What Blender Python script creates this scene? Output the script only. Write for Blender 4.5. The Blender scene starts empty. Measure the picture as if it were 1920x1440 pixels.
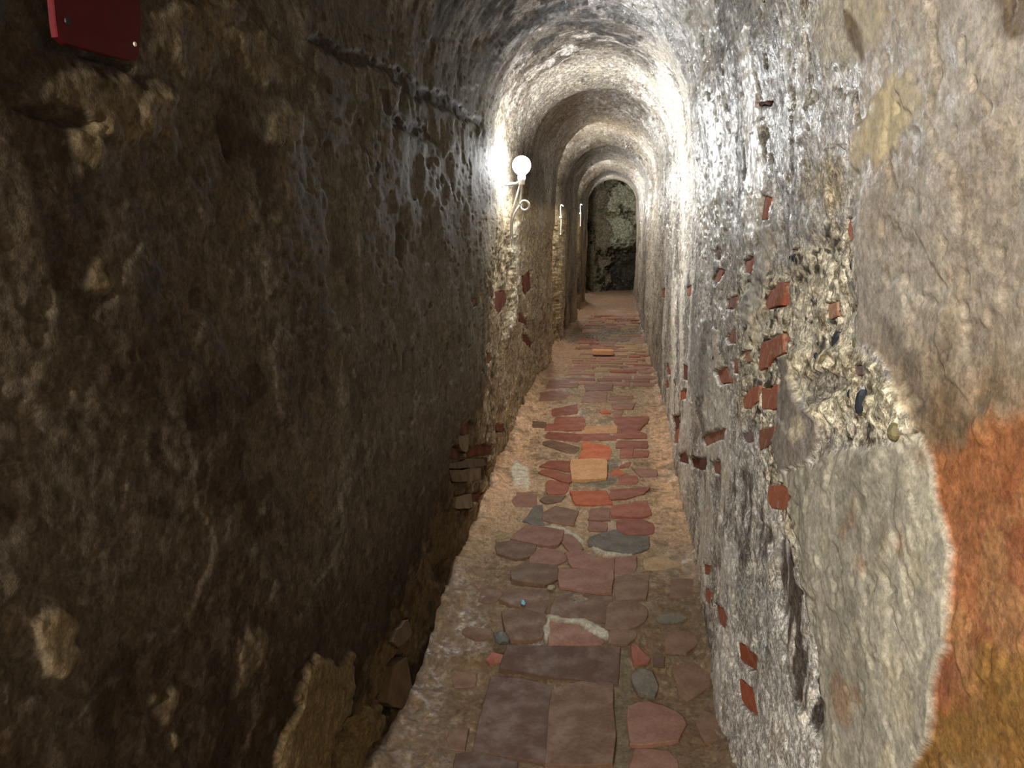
import bpy, bmesh, math, random
import numpy as np
from mathutils import Vector, Matrix

random.seed(7)
RNG = np.random.default_rng(11)
scene = bpy.context.scene
COL = scene.collection

# ------------------------------------------------------------------ camera
FPX = 1478.0
YAW, PITCH = 0.132, 0.194
CAM = np.array([0.0, 0.0, 1.5])
cam_data = bpy.data.cameras.new('camera')
cam_data.sensor_fit = 'HORIZONTAL'
cam_data.sensor_width = 36.0
cam_data.lens = 36.0 * FPX / 1920.0
cam_data.clip_start = 0.02
cam = bpy.data.objects.new('camera', cam_data)
COL.objects.link(cam)
cam.location = CAM
cam.rotation_euler = (math.pi / 2 - PITCH, 0, YAW)
scene.camera = cam
C_FWD = np.array([-math.sin(YAW) * math.cos(PITCH), math.cos(YAW) * math.cos(PITCH), -math.sin(PITCH)])
C_RIGHT = np.array([math.cos(YAW), math.sin(YAW), 0.0])
C_UP = np.cross(C_RIGHT, C_FWD)

# ------------------------------------------------------------------ world, exposure
world = bpy.data.worlds.new('world')
scene.world = world
world.use_nodes = True
world.node_tree.nodes['Background'].inputs[0].default_value = (0.9, 0.85, 0.75, 1)
world.node_tree.nodes['Background'].inputs[1].default_value = 0.0
scene.view_settings.view_transform = 'Standard'
scene.view_settings.look = 'None'
scene.view_settings.gamma = 1.0
scene.view_settings.use_curve_mapping = False
scene.view_settings.exposure = 0.6
scene.cycles.max_bounces = 7
scene.cycles.diffuse_bounces = 5
scene.cycles.glossy_bounces = 3
scene.cycles.sample_clamp_indirect = 4.0

# lamps on the left wall: position of the bulb (x, y, z), light power, colour
LAMPS = [((-0.549, 4.546, 1.8515), 33.0, (0.97, 0.985, 1.0)),
         ((-0.70, 8.25, 1.93), 34.0, (1.0, 0.97, 0.90)),
         ((-0.70, 12.35, 1.92), 34.0, (1.0, 0.97, 0.90)),
         ((-0.70, 15.95, 1.92), 30.0, (1.0, 0.98, 0.93)),
         ((-0.60, -1.00, 1.98), 225.0, (1.0, 0.955, 0.88))]


# ------------------------------------------------------------------ small maths
def lin(c):
    c = np.asarray(c, dtype=float) / 255.0
    return np.where(c <= 0.04045, c / 12.92, ((c + 0.055) / 1.055) ** 2.4)


def project(P):
    d = P - CAM
    w = d @ C_FWD
    ok = w > 0.25
    w = np.where(ok, w, 1.0)
    u = 960 + FPX * (d @ C_RIGHT) / w
    v = 720 - FPX * (d @ C_UP) / w
    return np.where(ok, u, -9999.0), np.where(ok, v, -9999.0)


def ray(u, v):
    return C_FWD + (u - 960) / FPX * C_RIGHT - (v - 720) / FPX * C_UP


def _hash(ix, iy, iz, seed):
    h = (ix.astype(np.uint32) * np.uint32(374761393) + iy.astype(np.uint32) * np.uint32(668265263)
         + iz.astype(np.uint32) * np.uint32(2246822519) + np.uint32((seed * 3266489917) & 0xffffffff))
    h ^= h >> np.uint32(15)
    h *= np.uint32(2246822519)
    h ^= h >> np.uint32(13)
    h *= np.uint32(3266489917)
    h ^= h >> np.uint32(16)
    return h.astype(np.float32) * np.float32(1.0 / 4294967295.0)


def vnoise(P, scale, seed=0):
    """value noise in -1..1"""
    q = (P * scale).astype(np.float64)
    i = np.floor(q).astype(np.int64)
    f = (q - i).astype(np.float32)
    f = f * f * f * (f * (f * 6 - 15) + 10)
    ix, iy, iz = i[:, 0], i[:, 1], i[:, 2]
    r = 0
    for dx in (0, 1):
        wx = f[:, 0] if dx else 1 - f[:, 0]
        for dy in (0, 1):
            wy = f[:, 1] if dy else 1 - f[:, 1]
            for dz in (0, 1):
                wz = f[:, 2] if dz else 1 - f[:, 2]
                r = r + wx * wy * wz * _hash(ix + dx, iy + dy, iz + dz, seed)
    return r * 2 - 1


ROT = np.array([[0.36, 0.48, -0.8], [-0.8, 0.6, 0.0], [0.48, 0.64, 0.6]])


def fbm(P, scale, octs=3, seed=0, gain=0.5):
    r, a, t = 0, 1.0, 0.0
    Q = P
    for k in range(octs):
        r = r + a * vnoise(Q, scale, seed + 17 * k)
        t += a
        a *= gain
        scale *= 2.03
        Q = Q @ ROT.T + 3.7
    return r / t * 1.5


def sstep(a, b, x):
    t = np.clip((x - a) / (b - a), 0, 1)
    return t * t * (3 - 2 * t)


def poly_sd(poly, u, v):
    """signed distance (positive inside) of points to a polygon"""
    poly = np.asarray(poly, dtype=float)
    n = len(poly)
    inside = np.zeros(u.shape, bool)
    dist = np.full(u.shape, 1e9)
    for i in range(n):
        ax, ay = poly[i]
        bx, by = poly[(i + 1) % n]
        ex, ey = bx - ax, by - ay
        L = ex * ex + ey * ey + 1e-9
        t = np.clip(((u - ax) * ex + (v - ay) * ey) / L, 0, 1)
        dd = (u - ax - t * ex) ** 2 + (v - ay - t * ey) ** 2
        dist = np.minimum(dist, dd)
        cond = ((ay > v) != (by > v))
        xi = ax + (v - ay) * ex / (ey if abs(ey) > 1e-9 else 1e-9)
        inside ^= cond & (u < xi)
    dist = np.sqrt(dist)
    return np.where(inside, dist, -dist)


def poly_mask(poly, u, v, soft, jit=0):
    """0..1 mask, only worked out near the polygon"""
    p = np.asarray(poly, dtype=float)
    m = np.zeros(u.shape, dtype=float)
    pad = soft + (np.max(np.abs(jit)) if np.ndim(jit) else abs(jit)) + 2
    sel = (u > p[:, 0].min() - pad) & (u < p[:, 0].max() + pad) & (v > p[:, 1].min() - pad) & (v < p[:, 1].max() + pad)
    if not sel.any():
        return m
    j = jit[sel] if np.ndim(jit) else jit
    m[sel] = sstep(-soft, soft, poly_sd(p, u[sel], v[sel]) + j)
    return m


def crop(x0, y0, s, pts):
    return [(x0 + x / s, y0 + y / s) for x, y in pts]


# ------------------------------------------------------------------ the tunnel's base shape
Z_SPRING = 1.98


def floor_z(y):
    return np.interp(y, [-3, 1.9, 2.4, 2.9, 3.3, 4.0, 4.4, 5.6, 7.0, 9.3, 11.7, 16.7, 20],
                     [0.0, 0.0, -0.03, 0.06, 0.07, 0.12, 0.13, 0.22, 0.24, 0.20, 0.18, 0.12, 0.12])


def x_left(y):
    return np.interp(y, [-4, 1.5, 2.4, 4, 20], [-0.66, -0.65, -0.645, -0.645, -0.645])


def x_right(y):
    return np.interp(y, [-4, 0.0, 1.0, 1.6, 2.3, 3.0, 4, 20], [0.66, 0.52, 0.44, 0.395, 0.362, 0.357, 0.357, 0.357])


def lean(y, z):
    """how far the near right wall leans in below the vault"""
    return sstep(4.5, 2.8, y) * 0.085 * np.clip((z - 1.35) / 0.63, 0, 1) ** 1.5


RIB_Y = (5.55, 9.25, 13.3)


def rib(y, nx, nz):
    """inward swelling of vault and walls in front of and between the lamps"""
    up = np.clip(nz, 0, 1)
    h = np.zeros_like(y)
    for r in RIB_Y:
        t = np.clip((y - (r - 1.3)) / 1.3, 0, 1)
        h = h + up * (0.05 if r < 6 else 0.07) * np.where(y <= r, t * t, np.clip(1 - (y - r) / (0.6 if r < 6 else 0.16), 0, 1) ** 2)
    left = np.clip(nx, 0, 1)
    for c, a in ((7.55, 0.05), (11.7, 0.05), (15.35, 0.05)):
        h = h + left * a * np.where(y < c, np.exp(-((y - c) / 0.75) ** 2), np.exp(-((y - c) / 0.16) ** 2))
        h = h - left * 0.16 * sstep(c + 0.10, c + 0.40, y) * sstep(c + 1.5, c + 0.9, y)      # lamp recess behind the swelling
    h = h - left * 0.025 * np.exp(-((y - 4.5) / 0.40) ** 2) - left * 0.05 * np.exp(-((y + 1.0) / 0.4) ** 2)
    right = np.clip(-nx, 0, 1)
    for c in RIB_Y:
        h = h + np.clip(np.abs(nx), 0, 1) * 0.03 * np.exp(-((y - c) / 0.22) ** 2) * (c > 8)
    return h


# ------------------------------------------------------------------ traced marks on the walls (photo pixels -> wall)
R5 = lambda p: crop(1180, 300, 4.0, p)
R6 = lambda p: crop(1180, 600, 3.0, p)
R7 = lambda p: crop(1240, 960, 2.8235, p)
WALL_BRICKS_R = [
    (R5([(1005, 270), (1045, 290), (1040, 440), (995, 450)]), 'red', -0.004),
    (R5([(1640, 430), (1680, 440), (1697, 520), (1695, 600), (1660, 620), (1630, 540)]), 'red', -0.003),
    (R5([(890, 760), (955, 715), (962, 800), (920, 855), (885, 830)]), 'red', -0.003),
    (R5([(655, 900), (700, 820), (728, 830), (680, 945)]), 'red', -0.004),
    (R5([(668, 690), (697, 650), (703, 740), (680, 748)]), 'darkred', -0.006),
    (R5([(1010, 1090), (1050, 970), (1150, 905), (1172, 950), (1145, 1090), (1030, 1128)]), 'red', 0.001),
    (R5([(728, 1050), (792, 1010), (792, 1110), (730, 1118)]), 'dull', -0.004),
    (R5([(735, 1330), (792, 1260), (792, 1370), (745, 1375)]), 'dull', -0.004),
    (R5([(1500, 1080), (1565, 1060), (1568, 1170), (1500, 1195)]), 'pale', 0.0),
    (R5([(1180, 860), (1200, 845), (1203, 875), (1183, 885)]), 'red', -0.003),
    (R5([(1228, 680), (1258, 670), (1258, 700), (1232, 705)]), 'red', -0.003),
    (R6([(725, 282), (735, 130), (790, 95), (858, 68), (866, 180), (800, 235), (745, 278)]), 'red', 0.003),
    (R6([(498, 290), (545, 268), (572, 345), (520, 366)]), 'red', -0.003),
    (R6([(580, 230), (606, 208), (602, 302), (580, 300)]), 'red', -0.004),
    (R6([(642, 182), (690, 165), (696, 235), (652, 245)]), 'pale', -0.003),
    (R6([(645, 450), (690, 380), (737, 368), (730, 455), (690, 497), (650, 495)]), 'red', 0.002),
    (R6([(745, 380), (800, 372), (838, 365), (836, 495), (745, 502)]), 'red', 0.002),
    (R6([(738, 622), (828, 598), (808, 700), (740, 742)]), 'dull', -0.001),
    (R6([(645, 662), (700, 606), (718, 680), (690, 695)]), 'purple', -0.002),
    (R6([(415, 665), (440, 640), (532, 606), (525, 668), (432, 712)]), 'dull', -0.003),
    (R6([(806, 1010), (822, 930), (895, 916), (950, 955), (958, 1055), (905, 1078), (832, 1062)]), 'red', 0.004),
    (R6([(903, 140), (942, 150), (938, 188), (905, 182)]), 'red', -0.003),
    (R6([(278, 762), (310, 738), (336, 812), (280, 795)]), 'darkred', -0.008),
    (R6([(342, 770), (427, 778), (420, 842), (350, 832)]), 'darkred', -0.006),
    (R6([(470, 800), (516, 788), (512, 872), (478, 862)]), 'dull', -0.005),
    (R6([(284, 402), (327, 388), (322, 445), (284, 452)]), 'orange', -0.005),
    (R6([(240, 542), (272, 528), (272, 582), (242, 576)]), 'darkred', -0.008),
    (R6([(245, 622), (272, 600), (272, 692), (245, 692)]), 'red', -0.008),
    (R6([(428, 1372), (467, 1380), (458, 1440), (430, 1432)]), 'red', -0.004),
    (R6([(305, 250), (338, 262), (332, 340), (308, 330)]), 'darkred', -0.008),
    (R6([(1335, 265), (1385, 255), (1390, 310), (1345, 318)]), 'purple', -0.002),
    (R7([(248, 400), (277, 430), (262, 492), (244, 452)]), 'red', -0.004),
    (R7([(287, 490), (330, 518), (352, 560), (337, 622), (300, 582)]), 'red', -0.006),
    (R7([(398, 690), (450, 722), (502, 765), (502, 852), (405, 780)]), 'orange', -0.005),
    (R7([(408, 880), (480, 930), (517, 1090), (470, 1070), (418, 1000)]), 'orange', -0.005),
    ([(1432, 366), (1442, 372), (1440, 410), (1430, 412)], 'red', -0.004),
    ([(1416, 193), (1444, 190), (1440, 198), (1418, 199)], 'darkred', -0.002),
    ([(1238, 545), (1246, 540), (1246, 556), (1239, 558)], 'orange', -0.004),
    ([(1248, 690), (1252, 680), (1254, 702), (1249, 703)], 'orange', -0.004),
    ([(1246, 715), (1250, 708), (1251, 725), (1247, 727)], 'orange', -0.004),
    ([(1296, 540), (1305, 532), (1304, 552), (1296, 556)], 'orange', -0.005),
    ([(1262, 792), (1270, 775), (1271, 815), (1263, 815)], 'darkred', -0.006),
]
L5 = lambda p: crop(600, 600, 3.6, p)
L8 = lambda p: crop(820, 540, 8.0, p)
WALL_BRICKS_L = [
    (L5([(925, 745), (1000, 678), (1036, 690), (1030, 782), (932, 772)]), 'darkred', -0.022),
    (L5([(880, 862), (920, 845), (975, 905), (962, 942), (882, 935)]), 'darkred', -0.022),
    (L5([(1003, 922), (1045, 862), (1120, 838), (1192, 850), (1190, 905), (1015, 935)]), 'darkred', -0.020),
    (L5([(870, 975), (1000, 940), (1120, 930), (1140, 975), (1000, 1000), (875, 1000)]), 'l_tan', 0.004),
    (L5([(1030, 1000), (1100, 988), (1114, 1000), (1112, 1080), (1040, 1092), (1026, 1060)]), 'l_cream', 0.008),
    (L5([(930, 1195), (1030, 1180), (1042, 1265), (960, 1284), (925, 1265)]), 'l_cream', 0.006),
    (L5([(1042, 1170), (1132, 1172), (1142, 1230), (1050, 1222)]), 'darkred', -0.016),
    (L5([(1118, 980), (1160, 955), (1165, 1060), (1120, 1040)]), 'darkred', -0.02),
    (L5([(925, 780), (1015, 778), (1010, 880), (985, 900), (940, 850)]), 'l_cream', 0.004),
    (L5([(1218, 708), (1270, 705), (1268, 755), (1222, 750)]), 'darkred', -0.004),
    (L5([(1140, 720), (1168, 705), (1165, 765), (1142, 765)]), 'darkred', -0.012),
    (L5([(880, 1010), (1010, 1010), (1015, 1090), (900, 1095)]), 'l_tan', 0.002),
    (L8([(930, 70), (1075, 40), (1105, 165), (1030, 330), (980, 400), (925, 300)]), 'darkred', -0.004),
    (L8([(1255, 380), (1300, 370), (1385, 500), (1385, 560), (1290, 500)]), 'darkred', -0.006),
    (L8([(1320, 690), (1400, 720), (1460, 820), (1440, 900), (1335, 785)]), 'darkred', -0.008),
    (L8([(735, 980), (865, 1000), (872, 1090), (790, 1145), (740, 1080)]), 'darkred', -0.012),
    (L8([(490, 170), (545, 160), (545, 260), (500, 290)]), 'darkred', -0.003),
    ([(985, 520), (996, 505), (998, 540), (988, 552)], 'darkred', -0.005),
    ([(745, 1180), (768, 1160), (775, 1190), (755, 1215), (735, 1205)], 'l_tan', 0.012),
    ([(740, 1250), (765, 1232), (778, 1300), (760, 1330), (728, 1320)], 'brown', 0.006),
]
THIN_EDGE = [(1598, -200), (1612, 250), (1606, 420), (1616, 560), (1614, 640), (1655, 655), (1690, 700), (1716, 770),
             (1724, 800), (1752, 858), (1760, 930), (1778, 985), (1792, 1030), (1788, 1120), (1786, 1215), (1770, 1240),
             (1760, 1300), (1765, 1345), (1756, 1390), (1700, 1450), (1690, 1700), (4000, 1700), (4000, -200)]
GREY_SLAB = R6([(900, 860), (960, 960), (1000, 1100), (1010, 1300), (1020, 1500), (1040, 1700), (1080, 2300), (1100, 2700),
                (2100, 2700), (2100, 1290), (1990, 1150), (1940, 990), (1850, 780),
                (1720, 650), (1500, 720), (1380, 740), (1180, 720), (1100, 830), (980, 840)])
FLAKE = R6([(862, 215), (900, 200), (930, 330), (975, 440), (1030, 500), (1118, 525), (1140, 680), (1080, 800), (905, 862), (875, 720), (842, 480)])
RUBBLE = R6([(500, -120), (640, 30), (600, 330), (620, 540), (720, 620), (790, 760), (730, 870), (800, 1180), (900, 1180), (985, 1420), (1010, 1420),
             (1000, 1100), (950, 920), (880, 860), (850, 500), (860, 230), (930, 330), (1020, 500), (1150, 600), (1200, 700), (1400, 730),
             (1640, 640), (1620, 560), (1560, 400), (1420, 230), (1310, 150), (1310, -50), (1290, -500), (1120, -560), (1000, -420), (850, -300), (700, -250)])
DARK_STRIP = R7([(540, 60), (580, 90), (590, 330), (625, 560), (690, 880), (730, 1030), (800, 1120), (850, 1215), (880, 1150),
                 (850, 900), (830, 620), (836, 470), (740, 380), (715, 200), (670, 100), (640, 150), (600, 330), (575, 200)])
DARK_BAND = [(1345, 860), (1420, 880), (1440, 960), (1450, 1010), (1425, 1050), (1395, 1060), (1370, 1010), (1350, 930)]
YELLOW = [(1640, 160), (1690, 135), (1720, 150), (1745, 180), (1725, 230), (1690, 270), (1640, 305), (1610, 318), (1595, 280), (1625, 230)]
CREAM_UP = [(1520, 0), (1600, -30), (1680, 20), (1660, 80), (1610, 130), (1550, 110), (1535, 60)]
ORANGE = [(1640, 860), (1800, 830), (1850, 800), (1960, 770), (2300, 760), (2300, 1500), (1900, 1500), (1840, 1440), (1640, 1500), (1640, 1300), (1640, 1000)]
OLIVE = [(1600, 1500), (1640, 1380), (1830, 1290), (1880, 1230), (1960, 1190), (2300, 1100), (2300, 1600), (1700, 1600)]
GREY_STREAK = [(1430, 350), (1455, 420), (1450, 480), (1425, 560), (1405, 610), (1395, 620), (1412, 540), (1425, 480), (1428, 420)]
SMOOTH_GREY = [(1300, 620), (1345, 600), (1340, 680), (1335, 740), (1310, 745), (1290, 700)]
LOW_PLASTER_L = [(500, 1460), (520, 1380), (545, 1330), (560, 1260), (580, 1236), (630, 1245), (650, 1230), (662, 1280), (650, 1340), (625, 1370),
                 (612, 1460)]
LOW_PLASTER_L2 = [(665, 1400), (680, 1330), (720, 1325), (722, 1370), (690, 1410), (675, 1470), (660, 1470)]
CREVICE_SHADOW_L = [([(632, 1460), (625, 1380), (672, 1335), (680, 1350), (668, 1400), (650, 1470)], 0.05),
             ([(720, 1310), (735, 1250), (760, 1225), (778, 1260), (770, 1330), (730, 1345)], 0.03),
             ([(828, 1062), (845, 1042), (852, 1062), (846, 1092), (826, 1092)], 0.03),
             ([(575, 75), (600, 60), (640, 95), (690, 100), (712, 115), (745, 130), (780, 160), (830, 180), (905, 232), (900, 240),
               (820, 200), (770, 180), (720, 140), (640, 118)], 0.012),
             ([(412, 210), (432, 225), (440, 290), (432, 302), (420, 250)], 0.015),
             ([(745, 165), (753, 165), (755, 235), (749, 240)], 0.012),
             ([(710, 165), (722, 170), (735, 215), (765, 235), (800, 240), (818, 270), (800, 262), (735, 240), (715, 205)], 0.012),
             ([(90, 210), (140, 228), (180, 225), (150, 240), (110, 238), (60, 215), (20, 205)], 0.016),
             ([(118, 95), (160, 100), (250, 118), (245, 135), (200, 125), (150, 112)], 0.012),  # dark strip painted as the red plate's shadow
             ([(352, 545), (372, 540), (386, 556), (378, 578), (360, 580)], 0.008),
             ([(742, 430), (752, 415), (756, 445), (752, 500), (742, 480)], 0.012)]
LIGHT_L = [([(100, 110), (160, 130), (250, 150), (300, 190), (240, 260), (180, 240), (90, 190)], 0.45),
           ([(270, 20), (420, 0), (470, 10), (430, 90), (400, 150), (340, 150), (290, 100)], 0.45),
           ([(440, 60), (510, 60), (580, 140), (560, 170), (470, 160)], 0.5),
           ([(120, 240), (170, 235), (180, 300), (150, 325), (135, 290)], 0.9),
           ([(275, 145), (310, 140), (335, 190), (330, 250), (280, 250), (262, 210)], 0.5),
           ([(500, 215), (560, 220), (550, 265), (505, 262)], 0.6),
           ([(165, 490), (185, 482), (205, 520), (200, 550), (155, 545)], 0.7),
           ([(60, 1170), (130, 1150), (130, 1220), (115, 1260), (85, 1260), (70, 1200)], 0.8),
           ([(440, 1200), (490, 1170), (485, 1230), (450, 1290), (430, 1300)], 0.5),
           ([(285, 1310), (320, 1300), (330, 1370), (350, 1400), (320, 1420), (290, 1350)], 0.6)]


def wall_fields(P, N):
    """height along the inward normal, pigment and wetness of walls and vault"""
    n = len(P)
    y, z = P[:, 1], P[:, 2]
    left = np.clip(N[:, 0], 0, 1) ** 1.2
    right = np.clip(-N[:, 0], 0, 1) ** 1.2
    lh = right * lean(y, z)
    u, v = project(P + N * lh[:, None])
    upw = np.clip(-N[:, 2], 0, 1)
    seeR = (u > 1200) & (N[:, 0] < 0.3)
    seeL = (u > -2000) & (u < 1060) & (N[:, 0] > 0.3)
    f1 = fbm(P, 0.9, 3, 1)
    f2 = fbm(P, 3.2, 3, 2)
    f3 = fbm(P, 11.0, 3, 3)
    f4 = fbm(P, 38.0, 2, 4)
    f5 = vnoise(P, 95.0, 5)
    f6 = fbm(P, 6.0, 4, 6)
    jit = (f3 * 10 + f4 * 8)
    # --- heights
    calm = 1 - 0.45 * left * sstep(4.5, 3.5, y)
    h = rib(y, N[:, 0], -N[:, 2]) + calm * (0.022 * f1 + 0.010 * f2 + 0.0045 * f3) + 0.0016 * f4 + 0.0006 * f5
    h = h + lh
    # broken render: a thin skin whose lost patches leave steps
    skin = sstep(0.02, 0.10, f6 + 0.25 * f3)
    h = h + 0.004 * skin
    h = h - upw * 0.012 * np.abs(fbm(P * np.array([1, 2.2, 1]), 5.0, 3, 9))
    pits = sstep(0.55, 0.80, vnoise(P, 42.0, 21) * 0.75 + 0.35 * f4)
    h = h - 0.004 * pits
    # --- pigment
    c_plast = lin((176, 168, 154))
    c_grey = lin((150, 148, 142))
    c_brown = lin((112, 94, 72))
    c_dark = lin((52, 42, 33))
    c_cream = lin((205, 190, 156))
    pig = np.tile(c_plast, (n, 1))

    def paint(m, c):
        nonlocal pig
        m = np.clip(m, 0, 1)[:, None]
        pig = pig * (1 - m) + m * np.asarray(c)

    paint(sstep(-0.3, 0.5, f2) * 0.6, c_grey)
    paint(right * sstep(5.5, 8.0, y) * 0.7, lin((205, 195, 178)))
    paint(right * sstep(0.9, 1.5, y) * sstep(6.5, 5.0, y) * 0.85, lin((212, 206, 194)))
    paint(sstep(0.25, 0.6, fbm(P, 2.0, 3, 31)) * 0.3, c_brown)
    # left wall: browner; shade near and low, lamp light farther in, both painted
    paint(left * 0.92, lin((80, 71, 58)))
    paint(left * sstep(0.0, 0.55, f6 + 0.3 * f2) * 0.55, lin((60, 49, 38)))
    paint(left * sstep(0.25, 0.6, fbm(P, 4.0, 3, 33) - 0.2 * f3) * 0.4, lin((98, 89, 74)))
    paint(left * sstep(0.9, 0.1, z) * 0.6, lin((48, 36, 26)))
    paint(left * sstep(2.0, 0.9, y) * 0.55, lin((40, 31, 23)))  # near end darkened, shade put into the pigment
    paint(left * sstep(1.1, 0.5, z) * 0.5, lin((38, 27, 18)))  # low part darkened, shade put into the pigment
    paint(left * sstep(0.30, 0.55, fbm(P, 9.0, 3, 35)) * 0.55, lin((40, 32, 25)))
    paint(left * sstep(4.3, 5.2, y) * sstep(-0.4, 0.3, f2 + 0.4 * f3) * sstep(1.9, 1.5, z) * 0.7, lin((168, 146, 106)))  # lamp-lit stretch of wall painted lighter
    paint(left * sstep(1.2, 2.6, y) * sstep(5.2, 4.4, y) * sstep(0.3, 0.9, z) * 0.65, lin((122, 115, 101)))  # paler towards the lamp, its light put into the pigment
    # vault: soot and flaking whitewash, plus a painted lamp-lit band
    aniso = fbm(P * np.array([1.0, 1.6, 1.0]), 7.0, 4, 41)
    paint(upw * sstep(5.2, 4.4, y) * 0.85, lin((84, 76, 67)))
    paint(upw * sstep(4.7, 5.1, y) * sstep(5.75, 5.55, y) * 0.85, lin((224, 216, 200)))  # pale band painted as lamp light on the crown
    paint(upw * sstep(5.6, 5.8, y) * sstep(8.6, 7.6, y) * 0.6, lin((150, 128, 100)))  # browner past the rib, shade from the lamp painted in
    paint(upw * sstep(5.1, 4.3, y) * sstep(-0.25, 0.1, aniso) * 0.92, lin((30, 26, 23)))
    paint(upw * sstep(0.15, 0.4, fbm(P * np.array([1.0, 1.6, 1.0]), 10.0, 3, 43)) * 0.75, lin((178, 172, 165)))
    paint(upw * sstep(0.45, 0.7, fbm(P, 2.2, 3, 44)) * left * 0.5, lin((110, 72, 66)))
    # dark stains everywhere, thin
    stain = sstep(0.25, 0.55, fbm(P * np.array([1, 1, 0.8]), 14.0, 4, 51) + 0.25 * f2)
    paint(stain * (0.55 * np.clip(right * sstep(1.3, 2.2, y) + 0.3, 0, 1)), lin((84, 74, 64)))
    paint(pits * 0.55 * sstep(1.2, 1.9, y), lin((50, 42, 34)))
    rz = np.clip(right * sstep(1.5, 1.9, y) * sstep(7.5, 6.0, y), 0, 1)
    drk = sstep(0.18, 0.34, fbm(P * np.array([1, 1, 0.4]), 5.5, 4, 55) + 0.12 * f4)
    paint(rz * drk * 0.6, lin((112, 104, 96)))
    lit = sstep(0.10, 0.16, fbm(P * np.array([1, 1, 0.55]), 4.2, 4, 53) + 0.10 * f4)
    paint(rz * lit * 0.85, lin((228, 221, 206)))
    h = h + rz * lit * 0.004
    paint(right * sstep(2.8, 2.1, y) * sstep(1.15, 0.85, z) * 0.8, lin((242, 238, 229)))
    wet = np.clip(0.35 + 0.45 * sstep(-0.2, 0.4, fbm(P, 2.6, 3, 61)) - 0.25 * pits, 0, 1)
    wet = wet + right * 0.25 * sstep(1.2, 1.9, z) - left * np.maximum(sstep(4.6, 3.6, y), sstep(1.5, 1.75, z) * sstep(6.0, 5.4, y)) * 0.9
    grit = (1.0 - 0.55 * left * sstep(4.5, 3.5, y)) * (1 - 0.5 * rz * lit)
    # --- right wall, traced marks
    if seeR.any():
        s = np.where(seeR)[0]
        us, vs, js = u[s], v[s], jit[s]
        hs, ws, ps = h[s], wet[s], pig[s]
        Ps = P[s]
        g3, g4, g5, g2 = f3[s], f4[s], f5[s], f2[s]

        def pt(m, c):
            nonlocal ps
            m = np.clip(m, 0, 1)[:, None]
            ps = ps * (1 - m) + m * np.asarray(c)

        def streak(sc, seed, st=0.25):
            return fbm(Ps * np.array([1, 1, st]), sc, 3, seed)
        thin = poly_mask(THIN_EDGE, us, vs, 1.3, f2[s] * 6 + g3 * 2)
        rub = poly_mask(RUBBLE, us, vs, 10, js * 1.6) * (1 - thin)
        slab = poly_mask(GREY_SLAB, us, vs, 6, js * 0.9) * (1 - thin)
        flake = poly_mask(FLAKE, us, vs, 2, js * 0.3)
        step = np.interp(vs, [-200, 500, 640, 720, 1000, 1440], [0.0, 0.001, 0.003, 0.004, 0.005, 0.005])
        hs = hs - thin * (0.0030 * g3 + 0.0012 * g4 + 0.004 * f2[s]) - slab * (0.5 * 0.0045 * g3 + 0.0010 * g4)
        hs = hs - thin * step + slab * 0.004 - rub * (1 - flake) * 0.004
        hs = hs + rub * (1 - flake) * (0.006 * g3 + 0.004 * np.abs(g4) - 0.006 * sstep(0.35, 0.6, fbm(Ps, 55.0, 2, 71)))
        ridge = poly_mask(R6([(900, 200), (960, 320), (1000, 460), (1110, 530), (1200, 560), (1280, 500), (1400, 520), (1600, 640),
                              (1620, 560), (1560, 400), (1420, 240), (1300, 150), (1180, 160)]), us, vs, 12, js)
        hs = hs + ridge * (0.012 + 0.006 * g3)
        dull = poly_mask(R6([(985, 340), (1100, 270), (1220, 300), (1300, 360), (1200, 430), (1080, 450), (1010, 440)]), us, vs, 5, js)
        hs = hs - dull * 0.014
        hs = hs + flake * 0.010
        # pigments
        pt(thin * 0.9, lin((178, 168, 153)))
        pt(thin * sstep(0.0, 0.5, fbm(Ps, 7.0, 4, 72)) * 0.5, lin((152, 136, 116)))
        pt(thin * sstep(0.2, 0.55, fbm(Ps, 16.0, 3, 73)) * 0.4, lin((186, 172, 152)))
        mid = thin * sstep(560, 760, vs) * sstep(1060, 880, vs)
        pt(mid * 0.75, lin((142, 118, 88)))
        pt(mid * sstep(0.0, 0.4, fbm(Ps, 12.0, 3, 74)) * 0.5, lin((112, 88, 62)))
        gs = poly_mask([(1660, 600), (1690, 610), (1745, 740), (1735, 800), (1700, 690)], us, vs, 14, js)
        pt(gs * thin * 0.5, lin((100, 92, 84)))
        org = poly_mask(ORANGE, us, vs, 35, js * 3) * thin
        pt(org * 0.9, lin((166, 106, 66)))
        pt(org * sstep(0.05, 0.5, fbm(Ps, 9.0, 3, 75)) * 0.5, lin((138, 76, 52)))
        pt(org * sstep(0.25, 0.6, fbm(Ps, 14.0, 3, 76)) * 0.5, lin((176, 136, 92)))
        oli = poly_mask(OLIVE, us, vs, 40, js * 4) * thin
        pt(oli * 0.75, lin((140, 108, 54)))
        pt(oli * sstep(0.1, 0.5, fbm(Ps, 8.0, 3, 77)) * 0.5, lin((86, 62, 38)))
        pt(rub * (1 - flake) * 0.9, lin((226, 217, 194)))
        pt(rub * (1 - flake) * sstep(0.15, 0.5, fbm(Ps, 24.0, 3, 78)) * 0.45, lin((150, 128, 100)))
        pt(rub * (1 - flake) * sstep(0.42, 0.58, fbm(Ps, 48.0, 2, 79)) * 0.85, lin((48, 42, 36)))
        pt(ridge * 0.7, lin((230, 218, 186)))
        pt(ridge * sstep(0.4, 0.6, fbm(Ps, 60.0, 2, 80)) * 0.7, lin((70, 58, 42)))
        pt(dull * 0.8, lin((160, 152, 142)))
        pt(slab * 0.92, lin((182, 175, 157)))
        pt(slab * sstep(0.0, 0.5, streak(9.0, 81)) * 0.5, lin((152, 147, 130)))
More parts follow.
